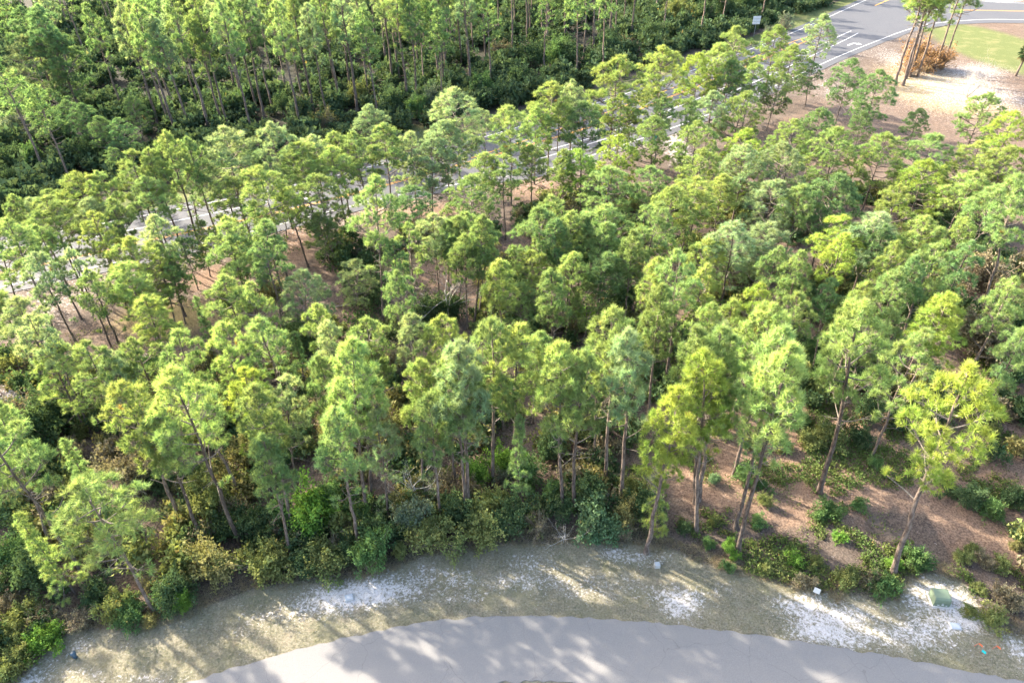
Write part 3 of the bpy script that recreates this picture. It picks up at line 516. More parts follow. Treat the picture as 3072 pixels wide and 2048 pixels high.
(20.3,42.5,1.01,'olive','l','olive-green loose low shrub, fourteenth from left inside the nearer wood, middle third'),
(20.0,37.5,0.69,'green','l','green loose low shrub, fifteenth from left inside the nearer wood, middle third'),
(22.8,42.1,1.33,'olive','l','olive-green loose low shrub, sixteenth from left inside the nearer wood, middle third'),
(25.7,44.6,1.17,'green','l','green loose low shrub, seventeenth from left inside the nearer wood, middle third'),
(25.5,42.5,1.21,'olive','l','olive-green loose low shrub, first from left inside the nearer wood, right third'),
(27.1,42.4,2.00,'olive','l','olive-green loose low shrub, second from left inside the nearer wood, right third'),
(30.6,49.3,1.61,'green','d','green dense rounded shrub, third from left inside the nearer wood, right third'),
(27.1,35.7,0.80,'green','l','green loose low shrub, fourth from left inside the nearer wood, right third'),
(29.7,42.4,1.34,'dark','l','dark green loose low shrub, fifth from left inside the nearer wood, right third'),
(31.7,45.0,2.00,'dark','d','dark green dense rounded shrub, sixth from left inside the nearer wood, right third'),
(30.0,39.4,0.78,'green','d','green dense rounded shrub, seventh from left inside the nearer wood, right third'),
(33.8,44.5,1.58,'dark','d','dark green dense rounded shrub, eighth from left inside the nearer wood, right third'),
(34.8,43.3,0.95,'green','d','green dense rounded shrub, ninth from left inside the nearer wood, right third'),
(33.9,39.0,0.90,'green','d','green dense rounded shrub, tenth from left inside the nearer wood, right third'),
(37.2,44.4,1.38,'dark','d','dark green dense rounded shrub, eleventh from left inside the nearer wood, right third'),
(39.4,48.9,1.46,'dark','d','dark green dense rounded shrub, twelfth from left inside the nearer wood, right third'),
(34.9,36.7,0.93,'dark','l','dark green loose low shrub, thirteenth from left inside the nearer wood, right third'),
(35.6,35.4,1.34,'dark','d','dark green dense rounded shrub, fourteenth from left inside the nearer wood, right third'),
(36.9,34.3,1.20,'green','d','green dense rounded shrub, fifteenth from left inside the nearer wood, right third'),
(37.1,31.6,0.69,'gold','l','golden-leaved loose low shrub, sixteenth from left inside the nearer wood, right third'),
(39.3,35.4,1.22,'dark','d','dark green dense rounded shrub, seventeenth from left inside the nearer wood, right third'),
(-39.1,54.3,1.40,'brown','t','brownish twiggy half-bare shrub, first from left inside the deeper wood, left half'),
(-35.0,53.2,1.30,'green','d','green dense rounded shrub, second from left inside the deeper wood, left half'),
(-30.5,52.8,1.22,'brown','l','brownish loose low shrub, third from left inside the deeper wood, left half'),
(-29.6,53.9,1.54,'gold','l','golden-leaved loose low shrub, fourth from left inside the deeper wood, left half'),
(-22.9,53.4,1.38,'gold','l','golden-leaved loose low shrub, fifth from left inside the deeper wood, left half'),
(-22.4,57.6,1.77,'dark','d','dark green dense rounded shrub, sixth from left inside the deeper wood, left half'),
(-21.0,55.6,1.73,'dark','d','dark green dense rounded shrub, seventh from left inside the deeper wood, left half'),
(-19.8,57.6,1.45,'green','d','green dense rounded shrub, eighth from left inside the deeper wood, left half'),
(-15.8,64.6,2.24,'dark','d','dark green dense rounded shrub, ninth from left inside the deeper wood, left half'),
(-11.8,53.3,1.46,'brown','d','brownish dense rounded shrub, tenth from left inside the deeper wood, left half'),
(-8.6,59.9,1.65,'dark','d','dark green dense rounded shrub, eleventh from left inside the deeper wood, left half'),
(-6.5,61.7,1.51,'dark','d','dark green dense rounded shrub, twelfth from left inside the deeper wood, left half'),
(-3.2,50.8,1.27,'brown','d','brownish dense rounded shrub, thirteenth from left inside the deeper wood, left half'),
(-0.9,50.3,1.26,'brown','d','brownish dense rounded shrub, fourteenth from left inside the deeper wood, left half'),
(-0.2,61.3,2.17,'dark','d','dark green dense rounded shrub, fifteenth from left inside the deeper wood, left half'),
(1.3,51.8,1.36,'gold','d','golden-leaved dense rounded shrub, sixteenth from left inside the deeper wood, left half'),
(3.1,61.5,1.26,'bright','d','bright green dense rounded shrub, first from left inside the deeper wood, right half'),
(5.2,59.4,1.48,'brown','d','brownish dense rounded shrub, second from left inside the deeper wood, right half'),
(7.7,59.3,1.48,'bright','d','bright green dense rounded shrub, third from left inside the deeper wood, right half'),
(8.0,52.1,1.44,'brown','d','brownish dense rounded shrub, fourth from left inside the deeper wood, right half'),
(12.2,62.9,1.70,'dark','d','dark green dense rounded shrub, fifth from left inside the deeper wood, right half'),
(12.4,52.7,1.52,'dark','d','dark green dense rounded shrub, sixth from left inside the deeper wood, right half'),
(30.6,54.3,1.24,'green','d','green dense rounded shrub, seventh from left inside the deeper wood, right half'),
(42.1,59.9,1.89,'dark','d','dark green dense rounded shrub, eighth from left inside the deeper wood, right half'),
(52.2,66.3,1.76,'brown','t','brownish twiggy half-bare shrub, ninth from left inside the deeper wood, right half'),
(47.5,56.1,1.82,'dark','d','dark green dense rounded shrub, tenth from left inside the deeper wood, right half'),
(53.4,65.6,2.61,'brown','t','brownish twiggy half-bare shrub, eleventh from left inside the deeper wood, right half'),
(47.0,53.9,2.75,'brown','d','brownish dense rounded shrub, twelfth from left inside the deeper wood, right half'),
(50.5,57.7,2.09,'green','d','green dense rounded shrub, thirteenth from left inside the deeper wood, right half'),
(47.7,51.0,1.79,'dark','d','dark green dense rounded shrub, fourteenth from left inside the deeper wood, right half'),
(53.1,60.0,1.65,'brown','d','brownish dense rounded shrub, fifteenth from left inside the deeper wood, right half'),
(-83.9,116.1,4.33,'grey','d','grey-green dense rounded shrub, first from left across highway under tall wood, left third'),
(-77.7,104.7,3.64,'dark','d','dark green dense rounded shrub, second from left across highway under tall wood, left third'),
(-73.0,97.1,2.76,'dark','d','dark green dense rounded shrub, third from left across highway under tall wood, left third'),
(-70.2,97.5,1.85,'dark','d','dark green dense rounded shrub, fourth from left across highway under tall wood, left third'),
(-73.4,104.1,3.03,'green','d','green dense rounded shrub, fifth from left across highway under tall wood, left third'),
(-69.3,99.9,2.59,'grey','t','grey-green twiggy half-bare shrub, sixth from left across highway under tall wood, left third'),
(-65.7,105.4,2.94,'dark','d','dark green dense rounded shrub, seventh from left across highway under tall wood, left third'),
(-63.9,124.3,3.47,'dark','d','dark green dense rounded shrub, eighth from left across highway under tall wood, left third'),
(-56.1,122.4,3.30,'grey','t','grey-green twiggy half-bare shrub, ninth from left across highway under tall wood, left third'),
(-53.9,125.8,3.09,'dark','d','dark green dense rounded shrub, tenth from left across highway under tall wood, left third'),
(-50.3,128.1,3.42,'green','d','green dense rounded shrub, eleventh from left across highway under tall wood, left third'),
(-40.9,127.3,2.84,'dark','d','dark green dense rounded shrub, twelfth from left across highway under tall wood, left third'),
(-37.9,125.2,3.35,'olive','t','olive-green twiggy half-bare shrub, thirteenth from left across highway under tall wood, left third'),
(-31.5,119.8,3.24,'gold','t','golden-leaved twiggy half-bare shrub, fourteenth from left across highway under tall wood, left third'),
(-29.7,133.2,2.94,'gold','t','golden-leaved twiggy half-bare shrub, first from left across highway under tall wood, middle third'),
(-27.4,133.1,2.94,'olive','d','olive-green dense rounded shrub, second from left across highway under tall wood, middle third'),
(-21.2,128.3,3.56,'dark','d','dark green dense rounded shrub, third from left across highway under tall wood, middle third'),
(-17.0,124.8,3.21,'green','d','green dense rounded shrub, fourth from left across highway under tall wood, middle third'),
(-14.5,129.1,2.87,'grey','d','grey-green dense rounded shrub, fifth from left across highway under tall wood, middle third'),
(-15.6,154.1,3.31,'olive','d','olive-green dense rounded shrub, sixth from left across highway under tall wood, middle third'),
(-10.4,139.1,3.05,'dark','d','dark green dense rounded shrub, seventh from left across highway under tall wood, middle third'),
(-4.5,134.4,4.42,'green','d','green dense rounded shrub, eighth from left across highway under tall wood, middle third'),
(-1.7,131.9,3.21,'dark','d','dark green dense rounded shrub, ninth from left across highway under tall wood, middle third'),
(-0.5,160.0,3.75,'brown','d','brownish dense rounded shrub, tenth from left across highway under tall wood, middle third'),
(1.8,139.0,3.95,'dark','d','dark green dense rounded shrub, eleventh from left across highway under tall wood, middle third'),
(5.8,154.4,4.13,'dark','d','dark green dense rounded shrub, twelfth from left across highway under tall wood, middle third'),
(10.3,155.2,4.15,'green','d','green dense rounded shrub, thirteenth from left across highway under tall wood, middle third'),
(13.4,155.5,4.98,'dark','d','dark green dense rounded shrub, fourteenth from left across highway under tall wood, middle third'),
(22.9,160.0,4.26,'dark','d','dark green dense rounded shrub, first from left across highway under tall wood, right third'),
(26.8,168.8,3.57,'gold','t','golden-leaved twiggy half-bare shrub, second from left across highway under tall wood, right third'),
(33.5,172.8,4.54,'dark','d','dark green dense rounded shrub, third from left across highway under tall wood, right third'),
(42.7,192.1,4.97,'olive','d','olive-green dense rounded shrub, fourth from left across highway under tall wood, right third'),
(45.6,190.5,5.12,'olive','d','olive-green dense rounded shrub, fifth from left across highway under tall wood, right third'),
(44.2,177.4,2.43,'green','d','green dense rounded shrub, sixth from left across highway under tall wood, right third'),
(49.6,188.5,4.89,'dark','d','dark green dense rounded shrub, seventh from left across highway under tall wood, right third'),
(55.9,191.0,4.75,'dark','d','dark green dense rounded shrub, eighth from left across highway under tall wood, right third'),
(62.0,197.0,4.87,'dark','d','dark green dense rounded shrub, ninth from left across highway under tall wood, right third'),
(67.8,198.2,4.90,'dark','d','dark green dense rounded shrub, tenth from left across highway under tall wood, right third'),
(63.2,178.8,2.26,'grey','t','grey-green twiggy half-bare shrub, eleventh from left across highway under tall wood, right third'),
(74.5,204.1,4.19,'grey','d','grey-green dense rounded shrub, twelfth from left across highway under tall wood, right third'),
(68.5,182.8,3.63,'grey','t','grey-green twiggy half-bare shrub, thirteenth from left across highway under tall wood, right third'),
(80.1,208.9,4.07,'dark','d','dark green dense rounded shrub, fourteenth from left across highway under tall wood, right third'),
(81.8,144.8,2.37,'rust','t','rusty dead twiggy half-bare shrub, first from left beneath the tall clump beside intersection lawn'),
(85.3,149.4,3.55,'rust','t','rusty dead twiggy half-bare shrub, second from left beneath the tall clump beside intersection lawn'),
(85.9,146.9,2.87,'rust','t','rusty dead twiggy half-bare shrub, third from left beneath the tall clump beside intersection lawn'),
(88.0,149.0,3.22,'rust','t','rusty dead twiggy half-bare shrub, fourth from left beneath the tall clump beside intersection lawn'),
(90.3,149.3,2.10,'rust','t','rusty dead twiggy half-bare shrub, fifth from left beneath the tall clump beside intersection lawn'),
]
# ground patches: x, y, half-width, half-depth, weight, type
PATCHES = [
(-13.9, 28.0, 2.73, 1.55, 0.9, 'S'),
(-18.0, 27.0, 1.86, 0.8, 0.6, 'S'),
(-29.4, 25.0, 1.3, 0.75, 0.8, 'S'),
(-30.8, 23.4, 1.56, 0.91, 0.6, 'S'),
(-23.7, 22.7, 3.17, 0.59, 0.7, 'S'),
(-28.1, 23.2, 1.55, 0.6, 0.5, 'S'),
(-22.5, 26.1, 1.22, 0.55, 0.4, 'S'),
(-25.9, 24.9, 1.3, 0.42, 0.4, 'S'),
(-18.9, 25.8, 1.62, 0.44, 0.4, 'S'),
(-31.6, 22.7, 0.87, 0.59, 0.8, 'S'),
(-9.0, 29.0, 3.51, 1.35, 1.0, 'S'),
(-11.2, 28.3, 2.11, 0.71, 1.0, 'S'),
(-4.5, 29.9, 1.72, 0.88, 0.6, 'S'),
(1.3, 30.9, 2.4, 1.04, 0.65, 'S'),
(-0.3, 29.2, 2.66, 0.73, 0.7, 'S'),
(7.2, 31.7, 1.21, 0.66, 0.9, 'S'),
(9.6, 31.1, 2.41, 0.65, 0.8, 'S'),
(5.1, 29.3, 3.19, 0.86, 0.6, 'S'),
(4.4, 28.1, 3.45, 0.71, 0.45, 'S'),
(10.2, 28.3, 2.09, 1.07, 0.6, 'S'),
(11.0, 26.9, 1.23, 1.02, 0.8, 'S'),
(-6.7, 30.5, 0.65, 0.51, 0.5, 'S'),
(-3.4, 28.1, 1.57, 0.47, 0.7, 'S'),
(12.2, 27.6, 1.34, 1.05, 0.75, 'S'),
(14.7, 28.5, 1.15, 0.6, 0.6, 'S'),
(19.2, 27.2, 1.84, 0.8, 0.9, 'S'),
(22.0, 26.3, 3.03, 1.23, 1.0, 'S'),
(19.6, 25.1, 1.98, 0.86, 1.0, 'S'),
(24.2, 24.5, 3.22, 0.94, 0.75, 'S'),
(28.9, 28.1, 1.66, 0.95, 0.8, 'S'),
(30.8, 26.9, 1.63, 1.73, 1.1, 'S'),
(30.3, 25.6, 1.29, 0.65, 1.0, 'S'),
(27.9, 26.5, 1.82, 1.24, 0.7, 'S'),
(27.9, 23.9, 1.93, 0.82, 0.5, 'S'),
(32.7, 23.6, 1.15, 1.23, 0.9, 'S'),
(27.3, 25.2, 1.98, 0.64, 0.6, 'S'),
(21.3, 24.3, 1.17, 0.41, 0.7, 'S'),
(-47.9, 50.8, 2.32, 2.94, 1.0, 'S'),
(-51.7, 66.7, 4.15, 6.23, 0.6, 'S'),
(-42.0, 54.0, 1.81, 1.43, 0.8, 'S'),
(-37.2, 55.7, 1.07, 1.49, 1.0, 'S'),
(-40.2, 54.4, 1.36, 1.45, 0.8, 'S'),
(-23.4, 61.0, 1.45, 0.83, 0.6, 'S'),
(-37.9, 63.1, 6.96, 3.87, 0.9, 'T'),
(-27.2, 68.1, 2.61, 3.95, 0.9, 'T'),
(-28.1, 78.2, 4.78, 8.23, 0.8, 'R'),
(-36.2, 71.3, 4.5, 4.21, 0.7, 'R'),
(-38.7, 59.8, 2.89, 2.19, 0.8, 'R'),
(-46.9, 61.9, 1.97, 1.71, 0.5, 'R'),
(-15.6, 75.1, 5.19, 4.14, 0.9, 'T'),
(-8.5, 71.4, 3.93, 4.59, 0.9, 'R'),
(-17.1, 66.9, 3.08, 2.21, 0.8, 'R'),
(-2.9, 76.2, 2.8, 5.02, 0.7, 'R'),
(-17.5, 112.5, 5.97, 9.03, 1.2, 'L'),
(-18.0, 117.2, 5.14, 1.76, 0.6, 'S'),
(-8.9, 87.7, 7.21, 4.69, 0.6, 'R'),
(3.7, 94.9, 7.17, 5.82, 0.7, 'R'),
(-17.3, 89.0, 4.18, 5.79, 0.7, 'R'),
(27.4, 108.5, 2.87, 12.1, 1.0, 'S'),
(78.3, 192.9, 15.67, 15.11, 1.2, 'L'),
(110.3, 162.6, 10.57, 23.84, 1.3, 'L'),
(84.6, 155.9, 6.25, 15.5, 0.6, 'S'),
(81.0, 132.4, 11.49, 15.73, 0.62, 'S'),
(84.1, 135.7, 12.54, 19.64, 0.8, 'T'),
(92.9, 133.5, 7.14, 11.93, 0.6, 'S'),
(97.8, 147.6, 7.43, 6.25, 0.7, 'S'),
(63.0, 136.9, 5.66, 14.52, 0.5, 'S'),
(85.0, 147.3, 4.48, 9.51, 1.2, 'R'),
(89.8, 147.0, 3.57, 4.09, 1.1, 'R'),
(84.1, 133.9, 5.53, 4.42, 0.6, 'R'),
(129.9, 210.3, 6.34, 1.47, 1.0, 'S'),
(139.4, 210.1, 6.32, 2.21, 1.0, 'S'),
(53.6, 102.5, 4.54, 3.5, 0.8, 'R'),
(41.7, 91.4, 4.18, 3.95, 0.7, 'R'),
(32.4, 86.2, 2.41, 4.57, 0.6, 'R'),
(27.6, 46.9, 3.52, 2.67, 0.9, 'R'),
(25.5, 43.9, 3.26, 2.27, 0.9, 'R'),
(30.0, 45.3, 3.97, 1.76, 0.9, 'R'),
(19.9, 40.7, 3.75, 2.09, 0.8, 'R'),
(32.1, 41.1, 3.76, 1.39, 0.8, 'R'),
(17.1, 39.4, 3.69, 2.53, 0.8, 'R'),
(22.6, 38.4, 2.91, 2.13, 0.9, 'R'),
(27.2, 37.5, 3.35, 1.26, 0.8, 'R'),
(22.1, 34.6, 2.87, 1.01, 0.6, 'R'),
(15.2, 36.3, 2.36, 2.0, 0.6, 'R'),
(36.6, 30.7, 1.19, 0.77, 0.8, 'R'),
(19.4, 32.6, 3.68, 1.79, 0.35, 'R'),
(-26.2, 31.1, 2.87, 1.57, 0.9, 'R'),
(-27.6, 29.7, 1.62, 0.87, 0.7, 'R'),
(-22.5, 28.4, 2.12, 1.2, 0.4, 'R'),
(-21.5, 27.5, 0.63, 0.46, 0.7, 'R'),
]
VERGE = [(-35.3, 21.41), (-32.13, 22.59), (-31.15, 24.74), (-30.43, 25.89), (-28.04, 25.95), (-25.11, 26.22), (-22.4, 27.16), (-18.75, 28.83), (-14.7, 29.71), (-11.58, 29.89), (-8.42, 30.58), (-6.88, 31.57), (-3.03, 32.28), (3.68, 32.27), (9.27, 32.29), (11.37, 31.58), (14.72, 29.74), (17.21, 29.08), (21.0, 27.76), (26.7, 27.02), (27.65, 28.63), (30.03, 29.19), (31.83, 28.55), (31.83, 26.24), (32.08, 24.73), (33.38, 24.18), (35.63, 23.03)]
GAP = [(-104.3, 164.0), (-85.3, 162.9), (-59.8, 119.9), (-67.5, 105.5), (-86.2, 120.4)]
NEAR = [(-130.0, 44.0), (-95.0, 55.5), (-75.0, 63.5), (-58.9, 70.7), (-52.1, 73.8), (-42.2, 78.5), (-34.5, 82.6), (-25.1, 88.1), (-16.0, 93.0), (-9.0, 95.9), (-3.1, 98.0), (5.8, 101.2), (20.0, 111.3), (35.2, 123.2), (49.4, 136.0), (72.1, 158.1), (92.5, 177.0), (125.0, 210.0), (180.0, 268.0)]
FAR = [(-130.0, 58.0), (-95.0, 70.0), (-75.0, 77.5), (-53.1, 86.8), (-31.9, 97.0), (-21.4, 103.5), (-16.0, 106.8), (-2.1, 116.4), (20.2, 133.9), (46.5, 157.4), (71.6, 181.6), (102.0, 214.1), (140.0, 255.0), (180.0, 298.0)]

# ------------------------------------------------------------------ helpers
col = scene.collection
RNG = np.random.default_rng(7)
random.seed(7)


def mesh_from(name, verts, faces, attr=None, smooth=False):
    """verts (N,3), faces (M,k) array of one polygon size, attr: per-vertex float 'var'"""
    me = bpy.data.meshes.new(name)
    verts = np.asarray(verts, np.float32)
    faces = np.asarray(faces, np.int32)
    n, k = faces.shape
    me.vertices.add(len(verts))
    me.vertices.foreach_set("co", verts.ravel())
    me.loops.add(n * k)
    me.loops.foreach_set("vertex_index", faces.ravel())
    me.polygons.add(n)
    me.polygons.foreach_set("loop_start", np.arange(0, n * k, k, dtype=np.int32))
    me.polygons.foreach_set("use_smooth", np.full(n, smooth))
    if attr is not None:
        a = me.attributes.new("var", 'FLOAT', 'POINT')
        a.data.foreach_set("value", np.asarray(attr, np.float32))
    me.update(calc_edges=True)
    return me


def link(name, me, mat=None, parent=None, loc=None):
    o = bpy.data.objects.new(name, me)
    col.objects.link(o)
    if mat is not None and me is not None and not me.materials:
        me.materials.append(mat)
    if parent is not None:
        o.parent = parent
    if loc is not None:
        o.location = loc
    return o


def tag(o, label=None, cat=None, group=None, kind=None):
    if label: o["label"] = label
    if cat: o["category"] = cat
    if group: o["group"] = group
    if kind: o["kind"] = kind
    return o


def empty(name, loc, rz=0.0):
    o = bpy.data.objects.new(name, None)
    col.objects.link(o)
    o.location = loc
    o.rotation_euler = (0, 0, rz)
    return o


class MB:
    """collects boxes, tubes and polygons into one mesh"""
    def __init__(self):
        self.v, self.f = [], []

    def add(self, vs, fs):
        b = len(self.v)
        self.v += [tuple(p) for p in vs]
        self.f += [tuple(i + b for i in f) for f in fs]
        return self

    def box(self, lo, hi, bev=0.0):
        x0, y0, z0 = lo; x1, y1, z1 = hi
        if bev <= 0:
            return self.add([(x0, y0, z0), (x1, y0, z0), (x1, y1, z0), (x0, y1, z0), (x0, y0, z1), (x1, y0, z1), (x1, y1, z1), (x0, y1, z1)],
                            [(3, 2, 1, 0), (4, 5, 6, 7), (0, 1, 5, 4), (1, 2, 6, 5), (2, 3, 7, 6), (3, 0, 4, 7)])
        b = bev
        ring = lambda i, z: [(x0 + i + b, y0 + i, z), (x1 - i - b, y0 + i, z), (x1 - i, y0 + i + b, z), (x1 - i, y1 - i - b, z),
                             (x1 - i - b, y1 - i, z), (x0 + i + b, y1 - i, z), (x0 + i, y1 - i - b, z), (x0 + i, y0 + i + b, z)]
        vs = ring(b, z0) + ring(0, z0 + b) + ring(0, z1 - b) + ring(b, z1)
        fs = [tuple(range(7, -1, -1)), tuple(range(24, 32))]
        for k in range(3):
            fs += [(k * 8 + i, k * 8 + (i + 1) % 8, k * 8 + 8 + (i + 1) % 8, k * 8 + 8 + i) for i in range(8)]
        return self.add(vs, fs)

    def tube(self, pts, rad, n=6, cap=True):
        pts = [Vector(p) for p in pts]
        rad = rad if hasattr(rad, "__len__") else [rad] * len(pts)
        vs, fs = [], []
        for i, p in enumerate(pts):
            d = (pts[min(i + 1, len(pts) - 1)] - pts[max(i - 1, 0)]).normalized()
            a = d.cross(Vector((0.31, 0.87, 0.12)))
            if a.length < 1e-3: a = d.cross(Vector((1, 0, 0)))
            a.normalize(); b = d.cross(a)
            for k in range(n):
                t = 2 * math.pi * k / n
                vs.append(p + (a * math.cos(t) + b * math.sin(t)) * rad[i])
        for i in range(len(pts) - 1):
            fs += [(i * n + k, i * n + (k + 1) % n, (i + 1) * n + (k + 1) % n, (i + 1) * n + k) for k in range(n)]
        if cap:
            fs += [tuple(range(n - 1, -1, -1)), tuple(range((len(pts) - 1) * n, len(pts) * n))]
        return self.add(vs, fs)

    def build(self, name, mat, parent=None, smooth=False, loc=None):
        me = bpy.data.meshes.new(name)
        me.from_pydata(self.v, [], self.f)
        me.update()
        if smooth:
            me.polygons.foreach_set("use_smooth", [True] * len(me.polygons))
        return link(name, me, mat, parent, loc)


# ------------------------------------------------------------------ materials
def new_mat(name):
    m = bpy.data.materials.new(name)
    m.use_nodes = True
    nt = m.node_tree
    return m, nt.nodes, nt.links, nt.nodes["Principled BSDF"]


class NT:
    """small node wiring helper"""
    def __init__(self, nodes, links): self.n, self.l = nodes, links

    def node(self, t, **kw):
        nd = self.n.new(t)
        for k, v in kw.items(): setattr(nd, k, v)
        return nd

    def put(self, sock, v):
        if isinstance(v, bpy.types.NodeSocket): self.l.new(v, sock)
        elif v is not None:
            sock.default_value = (*v, 1.0) if isinstance(v, tuple) and len(v) == 3 and sock.type == 'RGBA' else v

    def math(self, op, a, b=None, clamp=False):
        nd = self.node("ShaderNodeMath", operation=op, use_clamp=clamp)
        self.put(nd.inputs[0], a); self.put(nd.inputs[1], b)
        return nd.outputs[0]

    def mix(self, f, a, b, blend='MIX'):
        nd = self.node("ShaderNodeMix", data_type='RGBA', blend_type=blend)
        self.put(nd.inputs[0], f); self.put(nd.inputs[6], a); self.put(nd.inputs[7], b)
        return nd.outputs[2]

    def noise(self, vec, scale, detail=6.0, rough=0.6, dist=0.0):
        nd = self.node("ShaderNodeTexNoise")
        if vec is not None: self.l.new(vec, nd.inputs["Vector"])
        nd.inputs["Scale"].default_value = scale
        nd.inputs["Detail"].default_value = detail
        nd.inputs["Roughness"].default_value = rough
        nd.inputs["Distortion"].default_value = dist
        return nd.outputs["Fac"]

    def ramp(self, f, lo, hi):
        nd = self.node("ShaderNodeMapRange", interpolation_type='SMOOTHSTEP')
        self.put(nd.inputs[0], f); nd.inputs[1].default_value = lo; nd.inputs[2].default_value = hi
        return nd.outputs[0]

    def bump(self, h, strength, dist):
        nd = self.node("ShaderNodeBump")
        nd.inputs["Strength"].default_value = strength
        nd.inputs["Distance"].default_value = dist
        self.l.new(h, nd.inputs["Height"])
        return nd.outputs["Normal"]


def leaf_material(name, transl=0.45, tcol=(1.0, 1.0, 0.6), lo=0.6, hi=1.4):
    m, n, l, bsdf = new_mat(name)
    t = NT(n, l)
    info = t.node("ShaderNodeObjectInfo")
    at = t.node("ShaderNodeAttribute", attribute_name="var")
    v = t.node("ShaderNodeMapRange")
    l.new(at.outputs["Fac"], v.inputs[0])
    v.inputs[3].default_value, v.inputs[4].default_value = lo, hi
    sc = t.node("ShaderNodeVectorMath", operation='SCALE')
    l.new(info.outputs["Color"], sc.inputs[0])
    l.new(v.outputs[0], sc.inputs["Scale"])
    tcn = t.node("ShaderNodeTexCoord")
    drift = t.ramp(t.noise(tcn.outputs["Object"], 0.55, 3, 0.6), 0.35, 0.68)
    grn = t.node("ShaderNodeVectorMath", operation='MULTIPLY')
    l.new(sc.outputs[0], grn.inputs[0]); grn.inputs[1].default_value = (0.72, 0.90, 0.95)
    sc_out = t.mix(drift, sc.outputs[0], grn.outputs[0])
    # older needles turn yellow-brown here and there
    c = t.mix(t.ramp(at.outputs["Fac"], 0.90, 1.0), sc_out, (0.30, 0.22, 0.08))
    n.remove(bsdf)
    bsdf = t.node("ShaderNodeBsdfDiffuse")
    l.new(c, bsdf.inputs["Color"])
    tr = t.node("ShaderNodeBsdfTranslucent")
    l.new(t.mix(1.0, c, tcol, 'MULTIPLY'), tr.inputs["Color"])
    mx = t.node("ShaderNodeMixShader")
    mx.inputs[0].default_value = transl
    l.new(bsdf.outputs[0], mx.inputs[1]); l.new(tr.outputs[0], mx.inputs[2])
    l.new(mx.outputs[0], n["Material Output"].inputs["Surface"])
    return m


def bark_material(name, a, b, scale=9.0):
    m, n, l, bsdf = new_mat(name)
    t = NT(n, l)
    tc = t.node("ShaderNodeTexCoord")
    mp = t.node("ShaderNodeMapping"); mp.inputs["Scale"].default_value = (1, 1, 0.28)
    l.new(tc.outputs["Object"], mp.inputs["Vector"])
    f = t.noise(mp.outputs[0], scale, 6, 0.65)
    big = t.noise(mp.outputs[0], 0.9, 3, 0.5)
    info = t.node("ShaderNodeObjectInfo")
    c = t.mix(t.ramp(f, 0.35, 0.68), a, b)
    c = t.mix(t.math('MULTIPLY', t.ramp(big, 0.5, 0.75), 0.5), c, (0.23, 0.15, 0.10))
    k = t.node("ShaderNodeHueSaturation"); l.new(c, k.inputs["Color"])
    l.new(t.math('ADD', t.math('MULTIPLY', info.outputs["Random"], 0.5), 0.75), k.inputs["Value"])
    l.new(k.outputs[0], bsdf.inputs["Base Color"])
    bsdf.inputs["Roughness"].default_value = 0.9
    bsdf.inputs["Specular IOR Level"].default_value = 0.15
    l.new(t.bump(f, 0.8, 0.04), bsdf.inputs["Normal"])
    return m


def plain(name, c, rough=0.6, spec=0.3, vary=0.12, scale=6.0, metal=0.0):
    m, n, l, bsdf = new_mat(name)
    t = NT(n, l)
    tc = t.node("ShaderNodeTexCoord")
    f = t.noise(tc.outputs["Object"], scale, 5, 0.6)
    l.new(t.mix(f, tuple(x * (1 - vary) for x in c), tuple(min(1, x * (1 + vary)) for x in c)), bsdf.inputs["Base Color"])
    bsdf.inputs["Roughness"].default_value = rough
    bsdf.inputs["Specular IOR Level"].default_value = spec
    bsdf.inputs["Metallic"].default_value = metal
    return m


def asphalt(name, dark, light, patch):
    m, n, l, bsdf = new_mat(name)
    t = NT(n, l)
    g = t.node("ShaderNodeNewGeometry").outputs["Position"]
    fine = t.noise(g, 26.0, 3, 0.7)
    mid = t.noise(g, 1.3, 5, 0.6)
    big = t.noise(g, 0.16, 4, 0.55)
    c = t.mix(t.ramp(fine, 0.3, 0.72), dark, light)
    c = t.mix(t.math('MULTIPLY', t.ramp(mid, 0.42, 0.7), 0.35), c, patch)
    c = t.mix(t.math('MULTIPLY', t.ramp(big, 0.4, 0.7), 0.45), c, patch)
    # hairline cracks
    vo = t.node("ShaderNodeTexVoronoi", feature='DISTANCE_TO_EDGE')
    wob = t.node("ShaderNodeVectorMath", operation='ADD')
    l.new(g, wob.inputs[0])
    ns = t.node("ShaderNodeTexNoise"); ns.inputs["Scale"].default_value = 0.8; l.new(g, ns.inputs["Vector"])
    l.new(ns.outputs["Color"], wob.inputs[1]); l.new(wob.outputs[0], vo.inputs["Vector"])
    vo.inputs["Scale"].default_value = 0.22
    crack = t.ramp(vo.outputs["Distance"], 0.006, 0.0)
    c = t.mix(t.math('MULTIPLY', crack, 0.35), c, tuple(x * 0.5 for x in dark))
    l.new(c, bsdf.inputs["Base Color"])
    bsdf.inputs["Roughness"].default_value = 0.85
    bsdf.inputs["Specular IOR Level"].default_value = 0.25
    l.new(t.bump(fine, 0.35, 0.01), bsdf.inputs["Normal"])
    return m


def paint(name, c, worn):
    m, n, l, bsdf = new_mat(name)
    t = NT(n, l)
    g = t.node("ShaderNodeNewGeometry").outputs["Position"]
    f = t.noise(g, 5.0, 6, 0.75)
    l.new(t.mix(t.ramp(f, 0.5, 0.78), c, worn), bsdf.inputs["Base Color"])
    bsdf.inputs["Roughness"].default_value = 0.7
    return m


